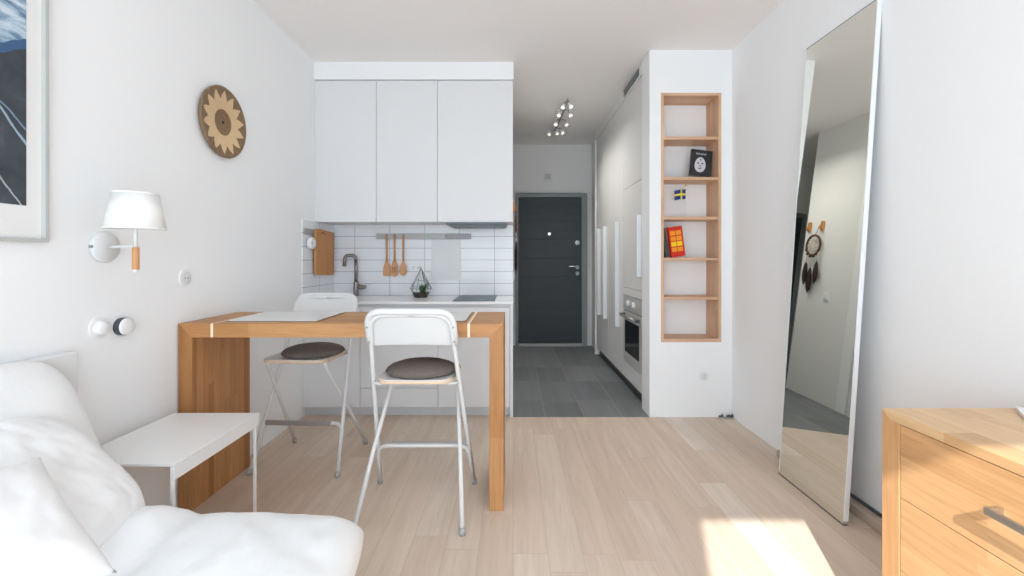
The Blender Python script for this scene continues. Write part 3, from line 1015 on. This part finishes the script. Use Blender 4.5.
# books on the fourth shelf
shear = Matrix.Rotation(math.radians(-8), 4, 'Y')
b1 = thing('book', 'dark green book leaning on the left side of the oak shelf', 'book', (1.155, 3.43, SZ[3]), group='books on the fourth shelf')
m1 = Matrix.Translation((1.1825, 3.45, SZ[3] + .0013)) @ shear
MB().box(-.005, 0, 0, .13, 0, .228, mat=m1).box(.018, .022, 0, .13, 0, .228, mat=m1).box(-.005, .022, -.004, .0, 0, .228, mat=m1).build('cover', plain('book_dark_green', (.022, .03, .02), .4, vary=.2), b1)
MB().box(.0005, .0175, .0005, .127, .003, .224, mat=m1).build('pages', PG, b1)
b2 = thing('book', 'red book with orange and yellow squares on its cover', 'book', (1.24, 3.43, SZ[3]), group='books on the fourth shelf')
m2 = Matrix.Translation((1.212, 3.425, SZ[3] + .0005)) @ Matrix.Rotation(math.radians(10), 4, 'Z') @ shear
RED = plain('book_red', srgb(206, 40, 24), .4, vary=.05)
MB().box(0, .118, 0, .004, 0, .232, mat=m2).box(0, .118, .018, .022, 0, .232, mat=m2).box(0, .004, 0, .022, 0, .232, mat=m2).build('cover', RED, b2)
MB().box(.0045, .115, .0045, .0175, .003, .229, mat=m2).build('pages', PG, b2)
mo, my = MB(), MB()
for r_ in range(4):
    for c_ in range(2):
        tgt = my if r_ == 1 else mo
        tgt.box(.012 + c_ * .049, .055 + c_ * .049, -.001, 0, .040 + r_ * .042, .074 + r_ * .042, mat=m2)
mo.build('cover_print', plain('print_orange', srgb(240, 150, 24), .5, vary=.12), b2)
my.build('cover_print', plain('print_yellow', srgb(246, 206, 20), .5, vary=.08), b2)

# wall sockets and controls


def socket_on(name, label, c, axis, grp=None):
    x, y, z = c
    s = thing(name, label, 'socket', c, group=grp)
    rot = Matrix.Rotation(PI / 2, 4, 'Y') if axis == 'X' else Matrix.Rotation(PI / 2, 4, 'X')
    m_ = Matrix.Translation(c) @ rot
    MB().prism([(p[0], p[1]) for p in rrect(-.041, .041, -.041, .041, .008)], 'Z', 0, .009).v
    pl = MB()
    q = MB().prism(rrect(-.041, .041, -.041, .041, .034), 'Z', 0, .006)
    pl.add(q.v, q.f, False, m_)
    pl.build('plate', WPLAST, s, bevel=.002)
    MB().lathe([(.029, .006), (.029, .0065), (.025, .0065), (.020, .0075), (.0, .0075)], 24, m_).build('inset', plain('socket_inset', (.74, .75, .75), .5, vary=.02), s)
    q = MB()
    for d in (-.0095, .0095):
        q.add(*(lambda t: (t.v, t.f))(MB().cyl((0, d, .0076), (0, d, .0086), .0032, n=10)), False, m_)
    q.build('pin_holes', DARKP, s)
    return s


socket_on('wall_socket', 'white socket low on the wall below the oak shelf', (1.45, D0, 1.2 - 117 * .00759), 'Y')
socket_on('wall_socket', 'white socket on the left wall between lamp and table', (XL, 2.185, 1.2 - 19 * 2.185 / F), 'X')

YD = 1.59 * F / (513 - 101)
di = thing('wall_dimmer', 'round white dimmer switch on the left wall beside the dark-rimmed thermostat', 'dimmer', (XL, YD, 1.2 - 69 * YD / F))
zd = 1.2 - 69 * YD / F
MB().prism(rrect(YD - .042, YD + .042, zd - .042, zd + .042, .036), 'X', XL, XL + .006).build('plate', WPLAST, di, bevel=.003)
MB().lathe([(.027, 0), (.026, .018), (.022, .022), (0, .022)], 24, Matrix.Translation((XL + .006, YD, zd)) @ Matrix.Rotation(PI / 2, 4, 'Y')).build('knob', WPLAST, di)
YD2 = 1.59 * F / (513 - 123)
zd2 = 1.2 - 67.5 * YD2 / F
th = thing('round_thermostat', 'round white wall thermostat with a dark rim', 'thermostat', (XL, YD2, zd2))
m_ = Matrix.Translation((XL, YD2, zd2)) @ Matrix.Rotation(PI / 2, 4, 'Y')
MB().lathe([(0, 0), (.036, 0), (.036, .022), (.033, .024), (0, .024)], 32, m_).build('body', DARKP, th)
MB().lathe([(.0345, .0235), (.034, .029), (.030, .031), (0, .031)], 32, m_).build('dial_face', WPLAST, th)

# little cable remains in the corner by the niche wall
cs = thing('cable_end', 'dark cable stubs poking out of the floor corner below the shelf', 'cable', (1.60, 3.385, 0))
for k, x in enumerate((1.565, 1.62, 1.640)):
    MB().tube([(x, 3.395, .0085), (x + .004, 3.383, .010 + .006 * (k % 2)), (x + .016, 3.378, .028 - .006 * (k % 2)), (x + .014, 3.375, .010)], .007, 8).build('stub', DARKP, cs)
MB().tube([(1.565, 3.38, .007), (1.60, 3.37, .007), (1.64, 3.38, .007)], .0055, 8).build('lead', GREYP, cs)

# ------------------------------------------------------------------ oak bar table with two placemats
TX0, TX1, TY0, TY1, TZ, TT = -1.594, -.0455, 2.132, 2.60, .893, .067
tb = thing('bar_table', 'oak bar table with slab legs standing against the left wall', 'table', ((TX0 + TX1) / 2, 2.373, 0))
xa, xb = -1.434, -.211           # pale inlay strips
MB().prism([(xa + .006, TZ - TT), (xb - .006, TZ - TT), (xb - .006, TZ), (xa + .006, TZ)], 'Y', TY0, TY1).build('table_top', OAK_TX, tb, bevel=.001)
MB().prism([(TX0 + TT, TZ - TT), (xa - .006, TZ - TT), (xa - .006, TZ), (TX0, TZ)], 'Y', TY0, TY1).build('top_end', OAK_TX, tb, bevel=.001)
MB().prism([(xb + .006, TZ - TT), (TX1 - TT, TZ - TT), (TX1, TZ), (xb + .006, TZ)], 'Y', TY0, TY1).build('top_end', OAK_TX, tb, bevel=.001)
MB().prism([(TX0, 0), (TX0 + TT, 0), (TX0 + TT, TZ - TT), (TX0, TZ)], 'Y', TY0, TY1).build('leg', OAK_TZ, tb, bevel=.001)
MB().prism([(TX1 - TT, 0), (TX1, 0), (TX1, TZ), (TX1 - TT, TZ - TT)], 'Y', TY0, TY1).build('leg', OAK_TZ, tb, bevel=.001)
INL = plain('inlay_pale', srgb(244, 226, 200), .5, vary=.03)
for x in (xa, xb):
    B(x - .0059, x + .0059, TY0 + .0005, TY1 - .0005, TZ - TT + .001, TZ - .0005).build('inlay', INL, tb)


def placemat(x0, x1, y0, y1, label):
    p = thing('placemat', label, 'placemat', ((x0 + x1) / 2, (y0 + y1) / 2, TZ), group='pale placemats on the bar table')
    MB().prism(rrect(x0, x1, y0, y1, .018), 'Z', TZ + .0003, TZ + .0045).build('backing', PLATEE, p)
    MB().prism(rrect(x0 + .001, x1 - .001, y0 + .001, y1 - .001, .018), 'Z', TZ + .0046, TZ + .008).build('surface', PLATE, p, bevel=.001)
    return p


placemat(-1.40, -.955, 2.185, 2.545, 'pale placemat on the left of the oak bar table')
placemat(-.70, -.232, 2.185, 2.545, 'pale placemat on the right of the oak bar table')

# ------------------------------------------------------------------ folding bar stools


def bez(p0, p1, p2, n=6):
    p0, p1, p2 = Vector(p0), Vector(p1), Vector(p2)
    return [tuple(p0 * (1 - t) ** 2 + p1 * 2 * t * (1 - t) + p2 * t * t) for t in [k / n for k in range(n + 1)]]


SG = 'white folding bar stools at the bar table'
st = thing('bar_stool', 'white folding bar stool in front of the bar table, its back to the camera', 'stool', (-.458, 2.172, 0), 0, SG)


def bp(x, z):                    # a point in the leaning plane of the back frame
    t = (.945 - z) / .945
    return (x, -.185 + .41 * t, z)


hw = lambda z: .178 + (.252 - .178) * (.945 - z) / .945
for s in (-1, 1):
    p = [bp(s * hw(z), z) for z in (.012, .3, .6, .85)]
    p += bez(bp(s * hw(.88), .88), bp(s * .178, .952), bp(s * .10, .952))
    if s == -1:
        p += [bp(-.05, .952), bp(0, .952)]
    else:
        p += [bp(.05, .952), bp(0, .952)]
    lg = MB().tube(p, .0112, 12).build('back_leg_tube', WMETAL, st, local=True)
    q = bp(s * hw(.0), .0)
    MB().cyl((q[0], q[1], .0), (q[0], q[1] - .008, .028), .0145, .0135, 14).build('foot_cap', GREYP, lg, local=True)
    p = [(s * .237, -.222, .012), (s * .205, -.03, .30), (s * .166, .175, .585)]
    p += bez((s * .164, .185, .600), (s * .162, .198, .618), (s * .160, .165, .620))
    p += [(s * .160, .0, .620), (s * .160, -.08, .620)]
    lg = MB().tube(p, .0105, 12).build('leg', WMETAL, st, local=True)
    MB().cyl((s * .237, -.224, 0), (s * .236, -.218, .028), .0145, .0135, 14).build('foot_cap', GREYP, lg, local=True)
# footrest: tube with bent ends along the front legs and a grey tread on its front
def ft_(x_, z, dy=-.012):
    q = bp(x_, z)
    return (x_, q[1] + dy, z)
pl_ = [ft_(-hw(.03) + .002, .03), ft_(-hw(.18) + .003, .18)] + bez(ft_(-hw(.2) + .004, .205), ft_(-hw(.25) + .008, .252), ft_(-.18, .253), 7)
pr_ = [ft_(hw(.03) - .002, .03), ft_(hw(.18) - .003, .18)] + bez(ft_(hw(.2) - .004, .205), ft_(hw(.25) - .008, .252), ft_(.18, .253), 7)
MB().tube(pl_ + pr_[::-1], .0095, 12).build('footrest', WMETAL, st, local=True)
yq = ft_(0, .253)[1]
MB().prism(rrect(-.165, .225, .239, .267, .006), 'Y', yq + .0100, yq + .018).build('tread', STEELM, st, local=True, bevel=.002)
# rear cross bar under the seat
MB().tube([(-.160, -.08, .620), (-.185, -.075, .618), (-.200, -.05, .62)], .006, 8).tube([(.160, -.08, .620), (.185, -.075, .618), (.200, -.05, .62)], .006, 8).tube([(-.16, .13, .62), (.16, .13, .62)], .009, 10).build('seat_bracket', WMETAL, st, local=True)
# seat: pale plywood with white top
outl = []
for (x, y, r) in ((-.182, -.115, .04), (.182, -.115, .04), (.190, .235, .07), (-.190, .235, .07)):
    pass
def seat_outline(g):
    a = rrect(-.186 - g, .186 + g, -.115 - g, .235 + g, .06, 7)
    return [(x * (1 - .06 * (.235 - y) / .35), y + .012 * (1 - (x / .19) ** 2) * (1 if y > 0 else -1)) for x, y in a]
MB().prism(seat_outline(0), 'Z', .626, .6405, True).build('seat', PLYEDGE, st, local=True, bevel=.002)
MB().prism(seat_outline(-.002), 'Z', .6406, .645, True).build('seat_top', WMETAL, st, local=True, bevel=.0015)
# back panel, bent round the frame
def back_panel(hw_, z0, z1, yo, th, rr, bow=.028, edge=0.0):
    m_ = MB()
    nx, nz = 28, 10
    vs_, fs_ = [], []
    for side in (0, 1):
        for i in range(nx + 1):
            u = -1 + 2 * i / nx
            x = u * hw_
            dx = max(0, abs(x) - (hw_ - rr))
            top = z1 - (rr - math.sqrt(max(rr * rr - dx * dx, 0)))
            bot = z0 + .010 * (1 - u * u) * 1.0
            for j in range(nz + 1):
                z = bot + (top - bot) * j / nz
                px_, py_, pz_ = bp(x, z)
                y = py_ + yo - bow * (1 - u * u) + (th if side else 0)
                vs_.append((px_, y, pz_))
    k1 = (nx + 1) * (nz + 1)
    def idx(sd_, i, j):
        return sd_ * k1 + i * (nz + 1) + j
    for i in range(nx):
        for j in range(nz):
            fs_.append((idx(0, i, j), idx(0, i + 1, j), idx(0, i + 1, j + 1), idx(0, i, j + 1)))
            fs_.append((idx(1, i, j), idx(1, i, j + 1), idx(1, i + 1, j + 1), idx(1, i + 1, j)))
        fs_.append((idx(0, i, 0), idx(1, i, 0), idx(1, i + 1, 0), idx(0, i + 1, 0)))
        fs_.append((idx(0, i, nz), idx(0, i + 1, nz), idx(1, i + 1, nz), idx(1, i, nz)))
    for i in (0, nx):
        for j in range(nz):
            fs_.append((idx(0, i, j), idx(0, i, j + 1), idx(1, i, j + 1), idx(1, i, j)))
    m_.add(vs_, fs_, True)
    return m_
bpn = back_panel(.192, .800, .966, .014, .008, .055, bow=.022).build('backrest', WMETAL, st, local=True, bevel=.002)
half = [bp(.1985, .81), bp(.193, .87)] + bez(bp(.192, .90), bp(.19, .966), bp(.125, .967), 8) + [bp(.06, .968)]
p = half + [(-x, y, z) for x, y, z in half[::-1]]
p = [(x, y + (.004 - .016 * (1 - (x / .2) ** 2)), z) for x, y, z in p]
MB().tube(p, .0150, 10).build('backrest_rim', WMETAL, bpn, local=True)
mb = MB()
for s in (-1, 1):
    for z in (.825, .895):
        q = bp(s * .192, z)
        mb.cyl((q[0], q[1] - .019, q[2]), (q[0], q[1] + .012, q[2]), .004, n=10)
mb.build('bolts', STEELD, bpn, local=True)

# ------------------------------------------------------------------ soft things


def soft_slab(w_, d_, h_, pw=5.0, ph=2.4, nx=44, ny=44, fn=None, mat=None, rc=.16):
    """rounded soft block centred at the origin; fn(u, v, side) gives an extra lift"""
    m_ = MB()
    vs_, fs_ = [], []
    for side in (1, -1):
        for i in range(nx + 1):
            for j in range(ny + 1):
                u, v = -1 + 2 * i / nx, -1 + 2 * j / ny
                # push the square grid towards the rim for a crisp edge
                u2, v2 = math.sin(u * PI / 2), math.sin(v * PI / 2)
                e = max(0.0, (1 - abs(u2) ** pw)) * max(0.0, (1 - abs(v2) ** pw))
                z = side * h_ / 2 * e ** (1 / ph)
                if fn:
                    z += fn(u2, v2, side) * e ** .5
                vs_.append((u2 * math.sqrt(1 - rc * v2 ** 4) * w_ / 2, v2 * math.sqrt(1 - rc * u2 ** 4) * d_ / 2, z))
    k1 = (nx + 1) * (ny + 1)
    for i in range(nx):
        for j in range(ny):
            a, b, c, d = i * (ny + 1) + j, (i + 1) * (ny + 1) + j, (i + 1) * (ny + 1) + j + 1, i * (ny + 1) + j + 1
            fs_.append((a, b, c, d))
            fs_.append((k1 + a, k1 + d, k1 + c, k1 + b))
    m_.add(vs_, fs_, True, mat)
    return m_


def pillow_mesh(w_, d_, h_, pinch=.06, seed=0.0, wr=.012, mat=None, n=48):
    m_ = MB()
    vs_, fs_ = [], []
    for side in (1, -1):
        for i in range(n + 1):
            for j in range(n + 1):
                u, v = -1 + 2 * i / n, -1 + 2 * j / n
                x = u * (1 - pinch * (1 - v * v) * abs(u)) * w_ / 2
                y = v * (1 - pinch * (1 - u * u) * abs(v)) * d_ / 2
                e = (max(0, 1 - u ** 4) * max(0, 1 - v ** 4)) ** .62
                nz_ = noise.noise(Vector((u * 2.2 + seed, v * 2.2, side * 3.0))) + .5 * noise.noise(Vector((u * 5 + seed, v * 5 + 9, side)))
                z = side * h_ / 2 * e + wr * nz_ * e ** .4
                vs_.append((x, y, z))
    k1 = (n + 1) ** 2
    for i in range(n):
        for j in range(n):
            a, b, c, d = i * (n + 1) + j, (i + 1) * (n + 1) + j, (i + 1) * (n + 1) + j + 1, i * (n + 1) + j + 1
            fs_.append((a, b, c, d))
            fs_.append((k1 + a, k1 + d, k1 + c, k1 + b))
    m_.add(vs_, fs_, True, mat)
    return m_


def frame_from(center, xdir, ydir):
    x = Vector(xdir).normalized()
    y = Vector(ydir)
    y = (y - x * y.dot(x)).normalized()
    z = x.cross(y)
    m_ = Matrix((x, y, z)).transposed().to_4x4()
    m_.translation = Vector(center)
    return m_


# stool cushions
def cushion(loc, rz, label, tip=0.0):
    c = thing('seat_cushion', label, 'cushion', loc, rz, 'grey felt cushions on the stools')
    n = 40
    prof = [(0, .0), (.150, .0), (.164, .006), (.170, .016), (.167, .026), (.150, .038), (.115, .050), (.06, .057), (0, .059)]
    m_ = Matrix.Rotation(tip, 4, 'Y') @ Matrix.Diagonal((1.0, .92, 1.0, 1.0))
    MB().lathe(prof, n, m_).build('pad', CUSH, c, local=True)
    ring = [tuple(m_ @ Vector((.1705 * math.cos(2 * PI * k / n), .1705 * math.sin(2 * PI * k / n), .015))) for k in range(n + 1)]
    MB().tube(ring, .0028, 6).build('piping', CUSH, c, local=True)
    return c


cushion((-.447, 2.20, .6455), 0, 'dark grey round cushion on the stool in front of the table')
st2 = dup(st, (-1.205, 2.70, 0), PI - math.radians(3), 'white folding bar stool behind the bar table, facing the camera', SG)
cushion((-1.165, 2.62, .6455), .2, 'dark grey round cushion on the stool behind the table')

# sofa bed along the left wall
sb = thing('sofa_bed', 'white sofa bed with loose cotton cover along the left wall', 'sofa', (-1.0, .9, 0))
B(XL + .004, -1.551, .35, 1.60, .02, .872).build('back_panel', plain('sofa_panel', (.74, .755, .76), .6, vary=.02), sb, bevel=.006)
mb = MB()
for (x0, x1, y0, y1) in ((-1.50, -.52, .42, .46), (-1.50, -.52, 1.34, 1.38), (-1.50, -1.46, .46, 1.34), (-.56, -.52, .46, 1.34)):
    mb.box(x0, x1, y0, y1, .17, .225)
for k in range(7):
    mb.box(-1.46, -.56, .52 + k * .12, .57 + k * .12, .20, .222)
mb.build('frame', WMETAL, sb, bevel=.003)
for (x, y) in ((-1.46, .46), (-.56, .46), (-1.46, 1.34), (-.56, 1.34)):
    MB().cyl((x, y, 0), (x, y, .175), .018, .022, 16).build('leg', WMETAL, sb)


def seat_fn(u, v, side):
    if side < 0:
        return 0.0
    x, y = -.992 + u * .555, .90 + v * .55
    z = .012 * noise.noise(Vector((x * 5, y * 5, 2.0))) + .006 * noise.noise(Vector((x * 13, y * 11, 5.0)))
    z += .004 * noise.noise(Vector((x * 26 + y * 9, y * 12 - x * 8, 1.0)))
    z += .050 * math.exp(-((x + 1.085) / .082) ** 4 - ((y - 1.30) / .13) ** 2)
    z -= .012 * math.exp(-((x + .99) / .03) ** 2)
    return z


soft_slab(1.11, 1.10, .185, 8.0, 2.8, 110, 110, seat_fn, Matrix.Translation((-.992, .90, .331)), rc=.12).build('mattress', SHEET, sb)


def back_fn(u, v, side):
    return .010 * noise.noise(Vector((u * 3, v * 3, 7.0 + side)))


bm_ = frame_from((-1.435, .93, .655), (0, 1, 0), (-.19, 0, .425))
soft_slab(1.15, .52, .11, 6.0, 2.6, 48, 32, back_fn, bm_, rc=.2).build('back_mattress', SHEET, sb)

# loose back cushion and throw pillow
pm = frame_from((-1.255, .88, .592), (0, 1, 0), (-.27, 0, .235))


def cush_fn(u, v, side):
    return .016 * noise.noise(Vector((u * 3.2, v * 1.8, 4.0 + side))) + .007 * noise.noise(Vector((u * 9, v * 5, side))) + .005 * noise.noise(Vector((u * 22 + v * 6, v * 7, side + 3)))


bc = tag(soft_slab(.99, .46, .14, 5.0, 2.0, 110, 60, cush_fn, pm, rc=.16).build('back_cushion', PILLOW), 'large white back cushion leaning on the sofa bed', 'cushion')
ea, eb = Vector((.278, -.10, -.214)).normalized(), Vector((.02, -1, 0.02)).normalized()
ctr = Vector((-1.250, 1.15, .722)) + (ea + eb) * .185
pm2 = frame_from(ctr, ea, eb)
tp = tag(pillow_mesh(.38, .38, .13, .13, 11.0, .0055, pm2).build('throw_pillow', PILLOW), 'small white throw pillow with a pointed corner, nearest the camera on the sofa bed', 'pillow')

# ------------------------------------------------------------------ white side table
sx0, sx1, sy0, sy1, sz = -1.546, -1.155, 1.53, 2.04, .500
si = thing('side_table', 'low white metal side table between sofa bed and bar table', 'side table', ((sx0 + sx1) / 2, (sy0 + sy1) / 2, 0))
B(sx0, sx1, sy0, sy1, sz - .010, sz).build('table_top', TABLEW, si, bevel=.002)
B(sx1 - .006, sx1, sy0 + .0005, sy1 - .0005, sz - .056, sz - .0105).build('apron', TABLEW, si, bevel=.001)
B(sx0, sx0 + .006, sy0 + .0005, sy1 - .0005, sz - .056, sz - .0105).build('apron', TABLEW, si, bevel=.001)
B(sx0 + .0065, sx1 - .0065, sy1 - .006, sy1, sz - .056, sz - .0105).build('apron', TABLEW, si, bevel=.001)
for x in (sx0 + .0065, sx1 - .0065 - .011):
    for y in (sy0 + .001, sy1 - .020):
        B(x, x + .011, y, y + .011, 0, sz - .0105).build('leg', TABLEW, si, bevel=.002)

# ------------------------------------------------------------------ left wall: picture, lamp, basket
pf = thing('framed_picture', 'framed print of dark mountains under a cloudy sky', 'picture', (XL, 1.18, 1.26))
py0, py1, pz0, pz1 = .83, 1.522, 1.256, 2.26
mb = MB()
for (a, b, c, d) in ((py0, py1, pz0, pz0 + .012), (py0, py1, pz1 - .012, pz1), (py0, py0 + .012, pz0 + .012, pz1 - .012), (py1 - .012, py1, pz0 + .012, pz1 - .012)):
    mb.box(XL, XL + .024, a, b, c, d)
mb.build('frame', FRAMEW, pf, bevel=.001)
B(XL, XL + .010, py0 + .012, py1 - .012, pz0 + .012, pz1 - .012).build('mount', MAT, pf)
pr = MB().box(XL + .0102, XL + .012, py0 + .07, py1 - .060, pz0 + .118, pz1 - .075)
o = pr.build('print', PRINT, None)
o.parent = pf
o.matrix_parent_inverse = Matrix.Translation(Vector(pf.location)).inverted()

wl = thing('wall_lamp', 'white wall lamp with a tapered shade and wooden grip', 'lamp', (XL, 1.75, 1.247))
LZ0 = 1.247
m_ = Matrix.Translation((XL, 1.748, LZ0)) @ Matrix.Rotation(PI / 2, 4, 'Y')
MB().lathe([(0, 0), (.061, 0), (.061, .012), (.055, .020), (.0, .020)], 40, m_).build('wall_plate', WMETAL, wl)
LX, LY = -1.366, 1.622
MB().tube([(XL + .02, 1.748, LZ0), (XL + .05, 1.742, LZ0), (LX, LY, LZ0)], .0055, 12).build('arm', WMETAL, wl)
MB().cyl((XL + .012, 1.689, LZ0), (XL + .012, 1.682, LZ0), .006, n=12).build('set_screw', STEELD, wl)
MB().cyl((LX, LY, LZ0 - .004), (LX, LY, 1.345), .0065, n=16).build('stem', WMETAL, wl)
MB().cyl((LX, LY, 1.162), (LX, LY, LZ0 - .0045), .0112, n=20).build('grip', HANDLE, wl, bevel=.002)
MB().lathe([(0, 1.150), (.006, 1.151), (.009, 1.1555), (.011, 1.1618), (0, 1.1618)], 16, Matrix.Translation((LX, LY, 0))).build('finial', WMETAL, wl)
mb = MB().lathe([(.089, 1.309), (.066, 1.437)], 48, Matrix.Translation((LX, LY, 0)))
sh_ = mb.build('lamp_shade', SHADE, wl, solid=.003)
mb = MB()
for k in range(3):
    a = 2 * PI * k / 3 + .4
    mb.tube([(LX, LY, 1.345), (LX + .0805 * math.cos(a), LY + .0805 * math.sin(a), 1.345)], .002, 6)
mb.build('shade_spokes', WMETAL, sh_)
for zz, rr_ in ((1.3095, .0895), (1.4365, .0665)):
    MB().tube([(LX + rr_ * math.cos(2 * PI * k / 40), LY + rr_ * math.sin(2 * PI * k / 40), zz) for k in range(41)], .003, 6).build('shade_rim', SHADE, sh_)

bs = MB()
prof = [(0, .016), (.10, .018), (.16, .024), (.180, .030), (.188, .031), (.192, .026), (.190, .016), (.176, .004), (.15, .0), (.0, .0)]
bs.lathe(prof, 64)
bo = bs.build('woven_basket', BASKET)
tag(bo, 'round woven basket with a pale star pattern on the left wall', 'basket')
bo.location = (XL + .001, 2.445, 1.945)
bo.rotation_euler = (0, PI / 2, 0)

# ------------------------------------------------------------------ leaning mirror
lean = math.atan2(.155, 2.373)
LEN = 2.378
mr = thing('leaning_mirror', 'tall white framed mirror leaning on the right wall', 'mirror', (1.486, 2.0135, 0))
my0, my1 = 2.0135, 2.506
mm = Matrix.Translation((1.486, 0, 0)) @ Matrix.Rotation(lean, 4, 'Y')
MB().box(.0, .0035, my0 + .004, my1 - .004, .006, LEN - .004, mat=mm).build('mirror_glass', MIRROR, mr)
B(.004, .014, my0 + .004, my1 - .004, .006, LEN - .004, mat=mm).build('backing', GREYP, mr)
mb = MB()
for (a, b, c, d) in ((my0, my0 + .004, .02, LEN), (my1 - .004, my1, .02, LEN), (my0 + .004, my1 - .004, LEN - .004, LEN)):
    mb.box(-.0008, .020, a, b, c, d, mat=mm)
mb.build('frame', plain('mirror_frame', (.78, .81, .83), .35, vary=.02), mr)
B(-.0008, .016, my0 + .001, my1, .001, .006, mat=mm).build('foot_strip', DARKP, mr)
B(-.0010, .0006, my0, my1, LEN - .003, LEN + .001, mat=mm).build('top_strip', DARKP, mr)

# ------------------------------------------------------------------ oak dresser
c_ = 1.10
k_ = c_ / 386
DX0, DX1, DYF, DYN = c_, XR - .035, c_ * F / 369, .15
DZ = 1.2 - 149 * DYF / F
tp_ = .0590
tt_ = .0255
ds = thing('oak_dresser', 'oak chest of drawers with steel bar handles at the right', 'dresser', (1.35, .75, 0))
MB().prism([(DYN, DZ), (DYF, DZ), (DYF - tt_, DZ - tt_), (DYN + tt_, DZ - tt_)], 'X', DX0, DX1).build('top', OAK_DT, ds, bevel=.001)
MB().prism([(DYF, 0), (DYF, DZ), (DYF - tt_, DZ - tt_), (DYF - tp_, DZ - tt_), (DYF - tp_, 0)], 'X', DX0, DX1).build('side_panel', OAK_DZ, ds, bevel=.001)
MB().prism([(DYN, 0), (DYN, DZ), (DYN + tt_, DZ - tt_), (DYN + tp_, DZ - tt_), (DYN + tp_, 0)], 'X', DX0, DX1).build('side_panel', OAK_DZ, ds, bevel=.001)
B(DX1 - .02, DX1 - .002, DYN + tp_, DYF - tp_, .02, DZ - tt_ - .001).build('back_panel', OAK_DY, ds)
dzs = [DZ - tt_ - .0005, 1.2 - 238 * k_, 1.2 - 310.4 * k_, .1085]
for a, b in zip(dzs[:-1], dzs[1:]):
    dw = B(DX0 + .001, DX0 + .022, DYN + tp_ + .0025, DYF - tp_ - .0025, b + .0012, a - .0015).build('drawer', OAK_DY, ds, bevel=.001)
    MB().box(DX0 + .023, DX1 - .03, DYN + tp_ + .012, DYF - tp_ - .012, b + .015, a - .02).build('drawer_box', OAK_DY, dw)
    zc = a - .099
    mb = MB()
    mb.box(DX0 - .034, DX0 - .026, .64, 1.016, zc - .009, zc + .009)
    mb.box(DX0 - .0265, DX0 + .0008, .64, .652, zc - .009, zc + .009).box(DX0 - .0265, DX0 + .0008, 1.004, 1.016, zc - .009, zc + .009)
    mb.build('handle', STEEL, dw, bevel=.0015)
B(DX0 + .012, DX0 + .03, DYN + tp_, DYF - tp_, tt_, .106).build('bottom_rail', OAK_DY, ds, bevel=.001)
pa = thing('magazine', 'white magazine lying on the far end of the dresser top', 'magazine', (1.50, 1.2, DZ))
mm = Matrix.Translation((1.479, 1.318, DZ + .0004)) @ Matrix.Rotation(math.atan2(-.086, -.071), 4, 'Z')
MB().box(0, .27, 0, .14, 0, .0005, mat=mm).box(0, .27, 0, .14, .0095, .010, mat=mm).build('cover', WPLAST, pa)
MB().box(.001, .269, .001, .139, .0006, .0094, mat=mm).build('pages', PG, pa)
